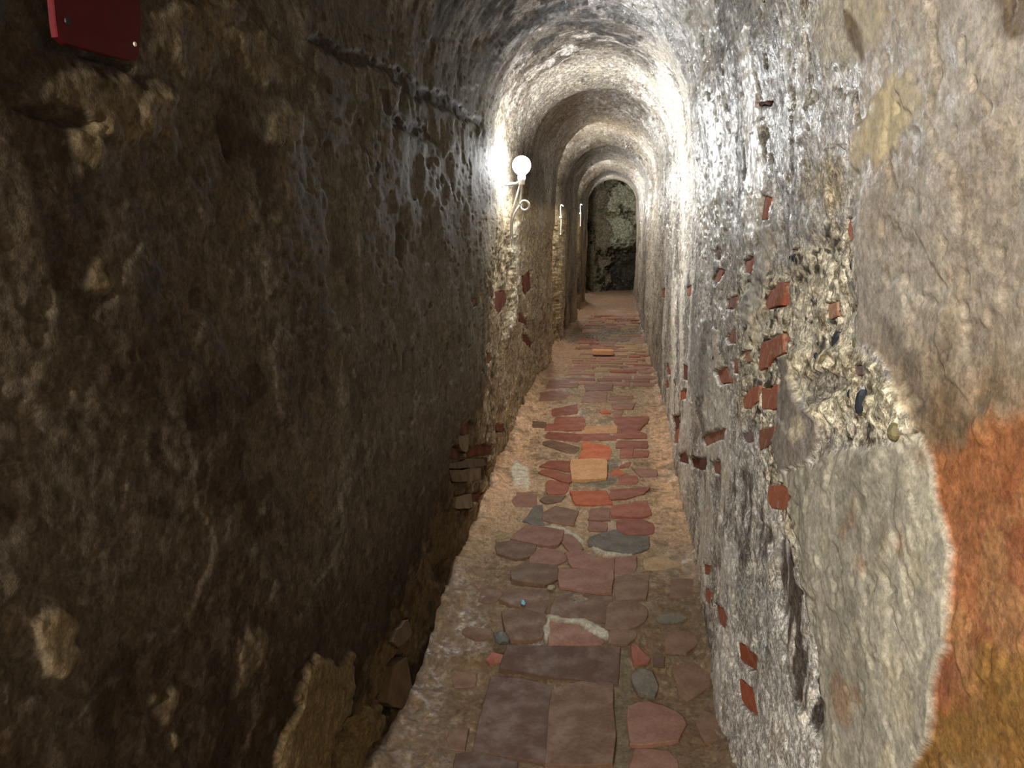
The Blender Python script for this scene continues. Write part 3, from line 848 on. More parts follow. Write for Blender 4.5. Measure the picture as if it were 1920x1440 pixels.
# floor bricks traced from the photograph
F1 = lambda p: crop(960, 700, 5.3333, p)
F2 = lambda p: crop(860, 900, 4.0, p)
F3 = lambda p: crop(800, 1140, 4.8, p)
F4 = lambda p: crop(1080, 1140, 4.8, p)
FLOOR_BRICKS = [
    (F1([(450, 445), (700, 445), (715, 500), (430, 500)]), 'f_red', 0.006),
    (F1([(375, 512), (715, 505), (700, 570), (345, 568)]), 'f_red', 0.008),
    (F1([(365, 590), (720, 615), (640, 690), (345, 640)]), 'f_red', 0.007),
    (F1([(720, 535), (1040, 535), (1030, 600), (715, 600)]), 'f_light', 0.004),
    (F1([(660, 615), (1030, 605), (1020, 668), (655, 665)]), 'f_red', 0.006),
    (F1([(1040, 445), (1350, 440), (1330, 500), (1045, 500)]), 'f_red', 0.006),
    (F1([(1050, 510), (1320, 510), (1270, 565), (1050, 575)]), 'f_red', 0.006),
    (F1([(1060, 590), (1230, 570), (1330, 610), (1330, 650), (1060, 650)]), 'f_red', 0.007),
    (F1([(330, 690), (400, 670), (650, 740), (620, 800), (540, 795), (320, 710)]), 'f_brown', 0.010),
    (F1([(720, 700), (960, 740), (985, 780), (950, 870), (680, 850), (710, 780)]), 'f_orange', 0.008),
    (F1([(610, 900), (920, 890), (940, 930), (935, 1070), (620, 1080)]), 'f_light', 0.028),
    (F1([(1070, 685), (1340, 690), (1340, 755), (1050, 755)]), 'f_red', 0.006),
    (F1([(1080, 775), (1210, 770), (1205, 860), (1085, 860)]), 'f_red', 0.006),
    (F1([(1220, 790), (1360, 790), (1345, 850), (1215, 855)]), 'f_red', 0.005),
    (F1([(290, 935), (380, 885), (600, 890), (600, 985), (520, 985), (430, 960)]), 'f_red', 0.009),
    (F1([(275, 1010), (360, 975), (580, 1040), (600, 1075), (560, 1105), (400, 1060)]), 'f_red', 0.008),
    (F1([(340, 1110), (380, 1075), (560, 1115), (530, 1205), (360, 1205)]), 'f_red', 0.006),
    (F1([(280, 1265), (340, 1235), (530, 1225), (490, 1285), (340, 1300)]), 'f_brown', 0.007),
    (F1([(600, 1210), (930, 1200), (985, 1325), (650, 1325)]), 'f_orange', 0.010),
    (F1([(960, 1020), (1060, 960), (1130, 1015), (1070, 1040)]), 'f_orange', 0.004),
    (F1([(1080, 930), (1200, 890), (1170, 950), (1080, 960)]), 'f_red', 0.004),
    (F1([(1075, 1050), (1240, 1045), (1260, 1100), (1220, 1140), (1075, 1145)]), 'f_red', 0.006),
    (F1([(1210, 970), (1440, 985), (1440, 1050), (1290, 1050)]), 'f_plum', 0.005),
    (F1([(1010, 1190), (1360, 1170), (1300, 1235), (1200, 1265), (995, 1280)]), 'f_red', 0.007),
    (F1([(410, 365), (640, 320), (640, 400), (420, 425)]), 'f_red', 0.006),
    (F1([(740, 190), (940, 190), (930, 290), (700, 285)]), 'f_plum', 0.008),
    (F1([(980, 235), (1200, 235), (1190, 275), (980, 275)]), 'f_plum', 0.005),
    (F1([(1010, 310), (1220, 310), (1190, 365), (1010, 365)]), 'f_plum', 0.005),
    (F1([(1010, 380), (1110, 370), (1090, 430), (1015, 430)]), 'f_plum', 0.006),
    (F1([(890, 370), (930, 360), (985, 400), (890, 405)]), 'f_orange', 0.006),
    (F1([(60, 1190), (200, 1195), (240, 1270), (120, 1310), (40, 1290)]), 'f_plum', 0.003),
    (F1([(210, 490), (340, 500), (330, 545), (215, 540)]), 'f_brown', 0.003),
    (F1([(240, 200), (400, 180), (560, 190), (520, 260), (250, 270)]), 'f_plum', 0.005),
    (F1([(740, 620 - 500), (1000, 110), (990, 170), (750, 175)]), 'f_plum', 0.004),
    (F1([(380, 80), (660, 70), (640, 140), (360, 150)]), 'f_plum', 0.005),
    (F2([(400, 150), (440, 110), (580, 110), (580, 190), (430, 200)]), 'f_plum', 0.003),
    (F2([(635, 255), (720, 205), (890, 240), (850, 340), (640, 305)]), 'f_brown', 0.007),
    (F2([(990, 222), (1130, 212), (1130, 300), (975, 300)]), 'f_plum', 0.005),
    (F2([(975, 312), (1110, 322), (1110, 380), (985, 385)]), 'f_plum', 0.005),
    (F2([(1160, 205), (1400, 170), (1430, 270), (1350, 285), (1160, 275)]), 'f_red', 0.007),
    (F2([(1200, 305), (1350, 290), (1450, 330), (1450, 400), (1280, 410), (1200, 380)]), 'f_red', 0.006),
    (F2([(410, 450), (520, 355), (780, 390), (745, 490), (640, 500)]), 'f_plum', 0.010),
    (F2([(785, 412), (830, 400), (930, 510), (830, 535), (770, 470)]), 'f_plum', 0.006),
    (F2([(1000, 430), (1170, 380), (1250, 420), (1410, 430), (1400, 510), (1290, 550), (1180, 530), (1000, 490)]), 'f_grey', 0.010),
    (F2([(490, 310), (570, 205), (625, 200), (620, 300), (640, 340), (560, 340)]), 'f_grey', 0.006),
    (F2([(290, 480), (400, 465), (570, 500), (540, 570), (430, 590), (300, 550)]), 'f_brown', 0.006),
    (F2([(560, 555), (640, 515), (790, 560), (800, 610), (720, 640), (540, 630)]), 'f_plum', 0.008),
    (F2([(812, 560), (920, 540), (1020, 590), (1150, 600), (1150, 690), (860, 665)]), 'f_plum', 0.009),
    (F2([(1175, 592), (1330, 582), (1330, 680), (1280, 715), (1175, 705)]), 'f_plum', 0.007),
    (F2([(1390, 600), (1540, 570), (1660, 640), (1400, 690)]), 'f_sand', 0.004),
    (F2([(400, 700), (500, 640), (720, 670), (740, 750), (640, 800), (410, 760)]), 'f_brown', 0.020),
    (F2([(765, 705), (1140, 710), (1130, 870), (960, 860), (770, 830)]), 'f_plum', 0.014),
    (F2([(1180, 745), (1420, 730), (1400, 900), (1185, 905)]), 'f_brown', 0.006),
    (F2([(1600, 760), (1750, 765), (1760, 890), (1580, 900)]), 'f_brown', 0.004),
    (F2([(320, 905), (400, 830), (670, 855), (640, 1000), (470, 970)]), 'f_brown', 0.010),
    (F2([(740, 905), (850, 870), (1130, 905), (1120, 1080), (700, 1030)]), 'f_brown', 0.001),
    (F2([(1130, 950), (1330, 940), (1400, 1000), (1390, 1080), (1270, 1135), (1110, 1130)]), 'f_brown', 0.010),
    (F2([(340, 1010), (480, 985), (650, 1020), (620, 1190), (500, 1210), (370, 1190)]), 'f_brown', 0.010),
    (F2([(690, 1085), (900, 1075), (1080, 1210), (1050, 1240), (690, 1250)]), 'f_plum', 0.006),
    (F2([(1490, 1070), (1540, 1030), (1650, 1025), (1700, 1060), (1640, 1090), (1520, 1095)]), 'f_grey', 0.006),
    (F2([(1560, 1170), (1720, 1160), (1800, 1240), (1700, 1320), (1560, 1310)]), 'f_brown', 0.005),
    (F2([(1140, 1150), (1320, 1150), (1330, 1200), (1260, 1250), (1130, 1240)]), 'f_brown', 0.007),
    (F2([(30, 1140), (60, 1100), (240, 1110), (250, 1170), (130, 1190)]), 'f_brown', 0.008),
    (F2([(170, 830), (300, 810), (320, 850), (270, 910), (150, 900)]), 'f_brown', 0.003),
    (F3([(540, 470), (600, 410), (690, 430), (680, 490), (580, 510)]), 'f_red', 0.012),
    (F3([(710, 570), (770, 390), (1690, 400), (1670, 700), (1200, 650)]), 'f_deep', 0.012),
    (F3([(470, 1250), (600, 650), (860, 665), (1110, 725), (1125, 800), (1075, 1355)]), 'f_deep', 0.012),
    (F3([(1100, 1385), (1140, 790), (1250, 745), (1400, 715), (1650, 730), (1650, 1370)]), 'f_brown', 0.014),
    (F3([(200, 1120), (370, 1110), (340, 1290), (200, 1280)]), 'f_brown', 0.004),
    (F3([(240, 560), (440, 590), (430, 690), (250, 700)]), 'f_brown', 0.003),
    (F4([(490, 370), (550, 370), (660, 490), (640, 520), (520, 540)]), 'f_red', 0.010),
    (F4([(700, 460), (800, 460), (790, 550), (700, 545)]), 'f_deep', 0.005),
    (F4([(510, 640), (600, 590), (680, 620), (740, 740), (700, 820), (560, 790), (520, 720)]), 'f_grey', 0.022),
    (F4([(870, 490), (1060, 490), (1180, 540), (1190, 700), (1000, 830), (930, 780)]), 'f_brown', 0.006),
    (F4([(490, 930), (660, 890), (900, 970), (970, 1080), (900, 1210), (640, 1250), (510, 1230)]), 'f_plum', 0.009),
    (F4([(530, 1290), (830, 1320), (900, 1400), (910, 1560), (500, 1560)]), 'f_plum', 0.008),
    (F4([(1090, 1060), (1160, 950), (1270, 1010), (1280, 1200), (1160, 1220)]), 'f_brown', 0.004),
    (F3([(300, 1330), (460, 1310), (800, 1400), (780, 1560), (250, 1560)]), 'f_deep', 0.002),
]


def on_floor(u, v):
    """point of the bare floor seen at a photo pixel"""
    r = ray(u, v)
    y = 3.0
    for _ in range(60):
        k = (float(floor_z(y)) - CAM[2]) / r[2]
        y = 0.5 * y + 0.5 * (r[1] * k)
    return CAM + r * (y / r[1])


def on_left(u, v):
    r = ray(u, v)
    y = 2.0
    for _ in range(40):
        y = r[1] * float(x_left(y)) / r[0]
    return CAM + r * (y / r[1])


def on_right(u, v):
    r = ray(u, v)
    y = 1.5
    for _ in range(80):
        z = CAM[2] + r[2] * y / r[1]
        y = 0.6 * y + 0.4 * (r[1] * float(x_right(y) - lean(y, z)) / r[0])
    p = CAM + r * (y / r[1])
    p[0] = float(x_right(y))
    return p


def floor_fields(P):
    u, v = project(P)
    x, y = P[:, 0], P[:, 1]
    f1 = fbm(P, 2.0, 3, 101)
    f2 = fbm(P, 8.0, 3, 102)
    f3 = fbm(P, 30.0, 3, 103)
    f4 = vnoise(P, 90.0, 104)
    h = 0.010 * f1 + 0.005 * f2 + 0.0018 * f3 + 0.0006 * f4
    n = len(P)
    pig = np.tile(lin((186, 158, 127)), (n, 1))

    def paint(m, c):
        nonlocal pig
        m = np.clip(m, 0, 1)[:, None]
        pig = pig * (1 - m) + m * np.asarray(c)
    edge = np.maximum(sstep(0.16, 0.30, x + 0.03 * f2), sstep(-0.38, -0.58, x + 0.05 * f2))
    paint(sstep(0.0, 0.5, f1 + 0.4 * f2) * 0.5, lin((146, 122, 92)))
    paint(edge * sstep(3.2, 4.2, y) * sstep(7.5, 5.5, y) * 0.8, lin((222, 180, 142)))
    paint(sstep(4.0, 2.6, y) * 0.8, lin((98, 79, 59)))  # near floor painted darker, as dim ground away from the lamp
    paint(sstep(0.3, 0.6, fbm(P, 14.0, 3, 105)) * 0.5, lin((112, 96, 72)))
    paint(sstep(0.45, 0.7, fbm(P, 40.0, 2, 106)) * 0.4, lin((80, 66, 50)))
    paint(sstep(0.5, 0.7, fbm(P, 46.0, 2, 107)) * 0.25, lin((190, 172, 142)))
    far = sstep(6.3, 7.4, y)
    paint(far * 0.7, lin((180, 146, 124)))
    jit = f2 * 5 + f3 * 4
    wh = poly_mask(F1([(0, 890), (60, 880), (170, 960), (190, 1110), (150, 1160), (20, 1130), (-10, 1000)]), u, v, 3, jit * 0.6)
    paint(wh * 0.9, lin((214, 204, 182)))
    h = h + wh * 0.006
    gm = poly_mask(F1([(590, 880), (960, 870), (1070, 880), (1080, 940), (960, 1040), (1060, 1050), (1040, 1120), (920, 1160), (620, 1110), (590, 1080)]), u, v, 3, jit * 0.3)
    paint(gm * 0.85, lin((118, 112, 96)))
    gm2 = poly_mask(F1([(660, 680), (1040, 690), (1080, 800), (1040, 860), (660, 860), (620, 790)]), u, v, 3, jit * 0.3)
    paint(gm2 * 0.7, lin((158, 140, 100)))
    for q in (F2([(660, 1040), (700, 1035), (930, 1070), (1120, 1150), (1130, 1210), (1080, 1215), (1010, 1180), (910, 1110), (700, 1075)]),
              F2([(640, 1110), (680, 1060), (690, 1160), (660, 1230), (640, 1210)]),
              F2([(600, 345), (700, 345), (800, 372), (900, 410), (960, 470), (930, 480), (830, 405), (700, 370)]),
              F2([(1000, 500), (1100, 540), (1300, 555), (1290, 572), (1100, 568), (1010, 535)])):
        m = poly_mask(q, u, v, 2, jit * 0.4)
        paint(m * 0.85, lin((196, 192, 174)))
        h = h + m * 0.010
    dk = poly_mask(F4([(330, 420), (470, 400), (500, 620), (500, 900), (500, 1440), (340, 1440)]), u, v, 6, jit)
    paint(dk * 0.6, lin((112, 106, 88)))
    wet = 0.15 + 0.35 * sstep(0.0, 0.5, fbm(P, 3.0, 3, 108))
    puddle = poly_mask([(1062, 640), (1078, 612), (1110, 606), (1195, 600), (1206, 622), (1180, 640), (1120, 648)], u, v, 8, jit)
    puddle2 = poly_mask([(1085, 700), (1120, 690), (1190, 692), (1200, 715), (1150, 725), (1105, 716)], u, v, 8, jit)
    paint(puddle * 0.6, lin((120, 112, 106)))
    wet = wet + puddle * 1.6 + puddle2 * 0.45
    h = h * (1 - 0.8 * puddle) - 0.004 * puddle
    # joint to the walls: dirt banked up
    h = h + 0.03 * sstep(-0.54, -0.66, x) * (1 + f2) + 0.02 * sstep(0.30, 0.38, x) * (1 + f2)
    grit = (0.25 + 0.25 * sstep(2.5, 5.0, y)) * (1 - 0.95 * np.clip(puddle + 0.6 * puddle2, 0, 1))
    return h, np.clip(pig, 0.003, 1), np.clip(wet, 0, 1), grit


def floor_mesh():
    ys = y_columns(1.2, Y_END, 0.0052)
    ys = np.concatenate([ys, np.linspace(Y_END + 0.1, 19.5, 30)])
    t = np.linspace(0, 1, 270)
    Y, T = np.meshgrid(ys, t)
    wide = sstep(Y_END - 0.05, Y_END + 0.15, Y) * 1.6
    X = (x_left(Y) - 0.05 - wide) * (1 - T) + (x_right(Y) + 0.05 + wide) * T
    P = np.stack([X, Y, floor_z(Y)], -1).reshape(-1, 3)
    h, pig, wet, grit = floor_fields(P)
    V = P.copy()
    V[:, 2] += h
    o = mesh_obj('floor', V, grid_faces(len(t), len(ys), flip=True), M_GROUND)
    set_pigment(o, pig, wet, grit)
    tag(o, 'worn brick and mortar floor of the narrow passage', kind='structure')
    return o


floor = floor_mesh()


def rock_wall():
    """rough masonry of the cross passage seen through the far arch"""
    xs = np.linspace(-2.4, 2.0, 300)
    zs = np.linspace(-0.1, 3.3, 240)
    X, Z = np.meshgrid(xs, zs)
    P = np.stack([X, np.full_like(X, 18.15), Z], -1).reshape(-1, 3)
    f1 = fbm(P, 1.6, 4, 201)
    f2 = fbm(P, 5.0, 4, 202)
    f3 = fbm(P, 16.0, 3, 203)
    u, v = project(P)
    jit = f2 * 14 + f3 * 8
    shelf = poly_mask([(1138, 350), (1165, 340), (1192, 350), (1196, 400), (1170, 395), (1142, 402)], u, v, 5, jit)
    smooth = poly_mask([(1138, 408), (1195, 400), (1196, 470), (1170, 470), (1146, 455)], u, v, 4, jit)
    slope = poly_mask([(1090, 420), (1112, 440), (1125, 500), (1140, 570), (1090, 570)], u, v, 6, jit)
    dark = poly_mask([(1150, 470), (1185, 462), (1210, 450), (1215, 580), (1150, 580), (1140, 500)], u, v, 8, jit)
    h = 0.14 * f1 + 0.06 * f2 + 0.02 * f3 + 0.20 * shelf + 0.06 * smooth * (1 - f2) + 0.22 * slope - 0.25 * dark
    V = P.copy()
    V[:, 1] -= h
    pig = np.tile(lin((140, 132, 110)), (len(P), 1))
    for m, c in ((sstep(-0.1, 0.5, f2) * 0.6, (86, 76, 60)), (shelf * 0.8, (196, 196, 172)), (smooth * 0.9, (184, 186, 162)),
                 (slope * 0.5, (112, 108, 80)), (dark * 0.8, (52, 46, 42)), (sstep(0.2, 0.5, f3) * 0.5, (130, 122, 98))):
        m = np.clip(m, 0, 1)[:, None]
        pig = pig * (1 - m) + m * lin(c)
    o = mesh_obj('wall_back', V, grid_faces(len(zs), len(xs)), M_PLASTER)
    set_pigment(o, pig, np.full(len(P), 0.25), np.ones(len(P)))
    tag(o, 'rough dark rock and rubble masonry beyond the far arch', kind='structure')
    return o


wall_back = rock_wall()


# ------------------------------------------------------------------ bricks and stones set into floor and walls
def brick_mesh(pts, n, proud, depth, seed, jitter=0.005, bevel=0.003):
    rnd = random.Random(seed)
    pts = [np.array(p) for p in pts]
    c = sum(pts) / len(pts)
    n = np.array(n, float)
    area = np.zeros(3)
    for i in range(len(pts)):
        area += np.cross(pts[i] - c, pts[(i + 1) % len(pts)] - c)
    if area @ n < 0:
        pts = pts[::-1]
    ring = []
    for i in range(len(pts)):
        a, b = pts[i], pts[(i + 1) % len(pts)]
        L = np.linalg.norm(b - a)
        k = 2 if L < 0.12 else 3
        e = (b - a) / max(L, 1e-6)
        side = np.cross(e, n)
        for j in range(k):
            t = j / k
            p = a + (b - a) * t
            if j == 0:                                # knocked-off corner
                q = c - a
                p = p + q / max(np.linalg.norm(q), 1e-6) * min(0.004, 0.04 * L)
            p = p + side * rnd.uniform(-1, 1) * min(jitter, 0.05 * L)
            ring.append(p)
    m = len(ring)
    size = max(np.linalg.norm(p - c) for p in ring)
    bev = min(bevel, 0.12 * size)
    tilt = np.array([rnd.uniform(-1, 1) for _ in range(3)]) * 0.012
    verts, faces = [], []
    for p in ring:                                   # inset top ring
        q = c - p
        pi = p + q / max(np.linalg.norm(q), 1e-6) * bev
        verts.append(pi - c + n * (proud + (pi - c) @ tilt))
    for p in ring:
        verts.append(p - c + n * (proud - bev * 0.7 + (p - c) @ tilt))
    for p in ring:
        verts.append(p - c - n * depth)
    verts.append(n * (proud + rnd.uniform(-0.001, 0.0015)))
    top = 3 * m
    for i in range(m):
        j = (i + 1) % m
        faces.append((top, i, j))
        faces.append((i, m + i, m + j, j))
        faces.append((m + i, 2 * m + i, 2 * m + j, m + j))
    return verts, faces, c


def lay(name, poly, where, n, proud, depth, mat, parent, seed, lift=0.0, label=None):
    pts = [where(*q) for q in poly]
    if parent is floor:
        cc = sum(pts) / len(pts)
        pts = [cc + (q - cc) * 1.14 for q in pts]
    v, f, c = brick_mesh(pts, n, proud + lift, depth, seed)
    o = mesh_obj(name, v, f, mat, parent, smooth=False, loc=Vector(c))
    if label:
        o['label'] = label
    return o


def lift_at(pts, n, kind):
    P = np.array(pts)
    c = P.mean(axis=0, keepdims=True)
    P = np.concatenate([c, 0.5 * (P + c)], axis=0)
    if kind == 'floor':
        return float(np.mean(floor_fields(P)[0]))
    N = np.tile(np.array(n, float), (len(P), 1))
    return P, N


def wall_lift(poly, where, n):
    """mean height of the wall just around a traced brick"""
    P = np.array([where(*q) for q in poly])
    c = P.mean(axis=0, keepdims=True)
    Q = c + (P - c) * 1.25
    N = np.tile(np.array(n, float), (len(Q), 1))
    return float(np.mean(wall_fields(Q, N)[0]))


for i, (poly, kind, hp) in enumerate(FLOOR_BRICKS):
    pts = [on_floor(*q) for q in poly]
    lay('stone' if kind in ('f_grey', 'f_sand') else 'brick', poly, on_floor, (0, 0, 1), hp * 0.55 + 0.003, 0.05, BM[kind], floor, 1000 + i,
        lift_at(pts, None, 'floor'))

# rows of worn bricks farther along, laid across the passage
row_rng = random.Random(5)
y = 6.45
row = 0
while y < 12.6:
    dep = 0.125 + 0.0 * y
    xs = -0.40 + row_rng.uniform(-0.06, 0.06)
    while xs < 0.22:
        w = row_rng.choice((0.19, 0.22, 0.24, 0.26, 0.12))
        if row_rng.random() < 0.9 and not (8.9 < y < 10.6 and row_rng.random() < 0.6):
            g = 0.005
            a = [(xs + g, y + g), (xs + w - g, y + g + row_rng.uniform(-.008, .008)), (xs + w - g, y + dep - g), (xs + g, y + dep - g + row_rng.uniform(-.008, .008))]
            pts = [np.array([px, py, float(floor_z(py))]) for px, py in a]
            v_, f_, c_ = brick_mesh(pts, (0, 0, 1), 0.006 + lift_at(pts, None, 'floor') + row_rng.uniform(0, .005), 0.05, 5000 + row)
            mesh_obj('brick', v_, f_, BM[row_rng.choice(('f_rose', 'f_plum', 'f_rose', 'f_sand', 'f_red', 'f_rose'))], floor, False, Vector(c_))
        xs += w + 0.012
        row += 1
    y += dep + row_rng.uniform(0.0, 0.03)

for i, (poly, kind, hp) in enumerate(WALL_BRICKS_R):
    lay('stone' if kind == 'purple' else 'brick', poly, on_right, (-1, 0, 0), hp, 0.06, BM[kind], wall_right, 2000 + i,
        wall_lift(poly, on_right, (-1, 0, 0)))
for i, (poly, kind, hp) in enumerate(WALL_BRICKS_L):
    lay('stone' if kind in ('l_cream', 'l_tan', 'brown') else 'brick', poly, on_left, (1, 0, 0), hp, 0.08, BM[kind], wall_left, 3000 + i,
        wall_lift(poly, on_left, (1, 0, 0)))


def pebble_mesh(a, b, c, seed, rough=0.18, sub=2):
    bm = bmesh.new()
    bmesh.ops.create_icosphere(bm, subdivisions=sub, radius=1.0)
    P = np.array([v.co[:] for v in bm.verts])
    k = 1 + rough * fbm(P + seed * 3.1, 1.3, 2, 300 + seed)
    for v, q, s in zip(bm.verts, P, k):
        v.co = Vector((q[0] * a * s, q[1] * b * s, q[2] * c * s))
    me = bpy.data.meshes.new('stone')
    bm.to_mesh(me)
    bm.free()
    return me


def pebble(name, loc, size, seed, mat, rot=(0, 0, 0), parent=None, smooth=False):
    me = pebble_mesh(*size, seed)
    me.materials.append(mat)
    if smooth:
        me.polygons.foreach_set('use_smooth', np.ones(len(me.polygons), dtype=bool))
    o = bpy.data.objects.new(name, me)
    COL.objects.link(o)
    o.location = Vector(loc)
    o.rotation_euler = rot
    if parent is not None:
        o.parent = parent
    return o


# dark flints and pebbles held in the rubble of the right wall
for i, (px, py, sz, mt, rx) in enumerate([
        (1572, 640, (0.010, 0.007, 0.024), M_STONE_D, 0.4), (1531, 644, (0.008, 0.016, 0.006), M_STONE_D, 0.5),
        (1647, 752, (0.010, 0.008, 0.026), M_STONE_D, 0.25), (1619, 738, (0.008, 0.006, 0.012), M_STONE_D, 0.1),
        (1707, 810, (0.008, 0.013, 0.015), M_STONE_O, 0.3), (1605, 644, (0.008, 0.010, 0.013), M_STONE_O, 0.2),
        (1536, 668, (0.007, 0.006, 0.008), M_STONE_D, 0.0), (1600, 496, (0.006, 0.007, 0.010), M_STONE_D, 0.0),
        (1493, 485, (0.006, 0.007, 0.010), M_STONE_D, 0.3), (1471, 481, (0.006, 0.007, 0.008), M_STONE_D, 0.0),
        (1545, 672, (0.006, 0.006, 0.008), M_STONE_O, 0.0), (1346, 671, (0.006, 0.008, 0.010), M_STONE_D, 0.2)]):
    p = on_right(px, py)
    hh = float(wall_fields(np.array([p]), np.array([[-1.0, 0, 0]]))[0][0])
    pebble('pebble', p + np.array([-hh + 0.002, 0, 0]), sz, i, mt, (rx, 0, 0), wall_right)


# ------------------------------------------------------------------ loose things on the floor
def floor_point(u, v):
    p = on_floor(u, v)
    p[2] += float(floor_fields(np.array([p]))[0][0])
    return p


p = floor_point(1130, 669)
bm = bmesh.new()
bmesh.ops.create_cube(bm, size=1.0)
for vv in bm.verts:
    vv.co = Vector((vv.co.x * 0.21, vv.co.y * 0.12, vv.co.z * 0.045))
bmesh.ops.bevel(bm, geom=bm.edges[:], offset=0.006, segments=2, affect='EDGES')
me = bpy.data.meshes.new('loose_brick')
bm.to_mesh(me)
bm.free()
me.materials.append(BM['f_pale'])
loose = bpy.data.objects.new('loose_brick', me)
COL.objects.link(loose)
loose.location = Vector(p) + Vector((0, 0.03, 0.040))
loose.rotation_euler = (0, 0.01, 0.05)
tag(loose, 'pale orange loose brick lying on the floor in the middle distance', 'brick')

p = floor_point(940, 1205)
st = pebble('stone', p + np.array([0, 0.01, 0.018]), (0.030, 0.034, 0.020), 41, M_STONE_G, (0.2, 0.1, 0.5))
tag(st, 'small grey stone lying beside the wide dark floor tile', 'stone')
p = floor_point(981, 1137)
st = pebble('glass_chip', p + np.array([0, 0, 0.016]), (0.010, 0.013, 0.009), 43, M_BLUE, (0.2, 0.3, 0.4))
tag(st, 'tiny pale blue chip on a floor brick', 'chip')
p = floor_point(1034, 1108)
st = pebble('mortar_lump', p + np.array([0, 0, 0.008]), (0.020, 0.016, 0.010), 47, BM['cream'], (0.0, 0.1, 0.9))
tag(st, 'small cream mortar lump in the joint near the blue chip', 'rubble')


# ------------------------------------------------------------------ red plate on the left wall
def sign():
    xp = -0.600
    outline = [(96, -40), (99, 45), (103, 70), (118, 82), (160, 94), (205, 106), (240, 114), (252, 114), (257, 104), (261, 40), (266, -40)]
    pts = []
    for uu, vv in outline:
        r = ray(uu, vv)
        pts.append(CAM + r * (xp / r[0]))
    top = 2.02
    pts[0][2] = top
    pts[-1][2] = top
    c = sum(pts) / len(pts)
    e = empty('red_plate', Vector(c))
    n = np.array([1.0, 0, 0])
    area = sum((np.cross(pts[i] - c, pts[(i + 1) % len(pts)] - c) for i in range(len(pts))), np.zeros(3))
    if area @ n < 0:
        pts = pts[::-1]
    m = len(pts)
    V, F = [], []
    for p_ in pts:
        V.append((p_ - c) * 0.985 + n * 0.003)
    for p_ in pts:
        V.append((p_ - c) + n * 0.0015)
    for p_ in pts:
        V.append((p_ - c) - n * 0.004)
    F.append(tuple(range(m)))
    F.append(tuple(reversed(range(2 * m, 3 * m))))
    for i in range(m):
        j = (i + 1) % m
        F.append((i, m + i, m + j, j))
        F.append((m + i, 2 * m + i, 2 * m + j, m + j))
    mesh_obj('plate', V, F, M_SIGN, e, False, Vector(c))

    def disc(nm, uu, vv, rad, mat):
        r = ray(uu, vv)
        q = CAM + r * (xp / r[0])
        V2, F2_ = [], []
        k = 14
        for h_, rr in ((0.002, rad), (0.0045, rad * 0.8)):
            for i in range(k):
                a = 2 * math.pi * i / k
                V2.append((h_, rr * math.cos(a), rr * math.sin(a)))
        F2_.append(tuple(range(k, 2 * k)))
        for i in range(k):
            j = (i + 1) % k
            F2_.append((i, j, k + j, k + i))
        mesh_obj(nm, V2, F2_, mat, e, False, Vector(q))
    disc('screw', 121, 40, 0.0050, M_DARKM)
    disc('screw', 248, 83, 0.0032, M_PALEM)
    # two stand-offs carrying the plate on the wall
    for yy, zz in ((0.91, 1.86), (1.04, 1.86)):
        V2, F2_ = [], []
        k = 10
        for xx in (0.0, -0.06):
            for i in range(k):
                a = 2 * math.pi * i / k
                V2.append((xx, 0.006 * math.cos(a), 0.006 * math.sin(a)))
        for i in range(k):
            j = (i + 1) % k
            F2_.append((i, k + i, k + j, j))
        mesh_obj('standoff', V2, F2_, M_DARKM, e, True, Vector((xp - 0.002, yy, zz)))
    tag(e, 'dark red painted metal plate fixed high on the dark left wall', 'sign')


sign()


# ------------------------------------------------------------------ lamps
def tube(name, pts, rad, mat, parent, k=8):
    pts = [Vector(p) for p in pts]
    V, F = [], []
    up = Vector((0.3, 1, 0.2)).normalized()
    for i, p_ in enumerate(pts):
        t = (pts[min(i + 1, len(pts) - 1)] - pts[max(i - 1, 0)]).normalized()
        a = t.cross(up)
        if a.length < 1e-3:
            a = t.cross(Vector((1, 0, 0)))
        a.normalize()
        b = t.cross(a)
        for j in range(k):
            an = 2 * math.pi * j / k
            V.append(p_ + a * rad * math.cos(an) + b * rad * math.sin(an))
    for i in range(len(pts) - 1):
        for j in range(k):
            jj = (j + 1) % k
            F.append((i * k + j, i * k + jj, (i + 1) * k + jj, (i + 1) * k + j))
    F.append(tuple(range(k)))
    F.append(tuple(reversed(range((len(pts) - 1) * k, len(pts) * k))))
    base = Vector(parent.location)
    return mesh_obj(name, [v - base for v in V], F, mat, parent, True, base)


def lathe(name, prof, loc, mat, parent, k=24):
    V, F = [], []
    for r, z in prof:
        for j in range(k):
            a = 2 * math.pi * j / k
            V.append((r * math.cos(a), r * math.sin(a), z))
    for i in range(len(prof) - 1):
        for j in range(k):
            jj = (j + 1) % k
            F.append((i * k + j, i * k + jj, (i + 1) * k + jj, (i + 1) * k + j))
    return mesh_obj(name, V, F, mat, parent, True, Vector(loc))


def spline(pts, n=8):
    out = []
    P = [Vector(p) for p in pts]
    for i in range(len(P) - 1):
        p0, p1, p2, p3 = P[max(i - 1, 0)], P[i], P[i + 1], P[min(i + 2, len(P) - 1)]
        for j in range(n):
            t = j / n
            out.append(0.5 * ((2 * p1) + (-p0 + p2) * t + (2 * p0 - 5 * p1 + 4 * p2 - p3) * t * t + (-p0 + 3 * p1 - 3 * p2 + p3) * t ** 3))
    out.append(P[-1])
    return out


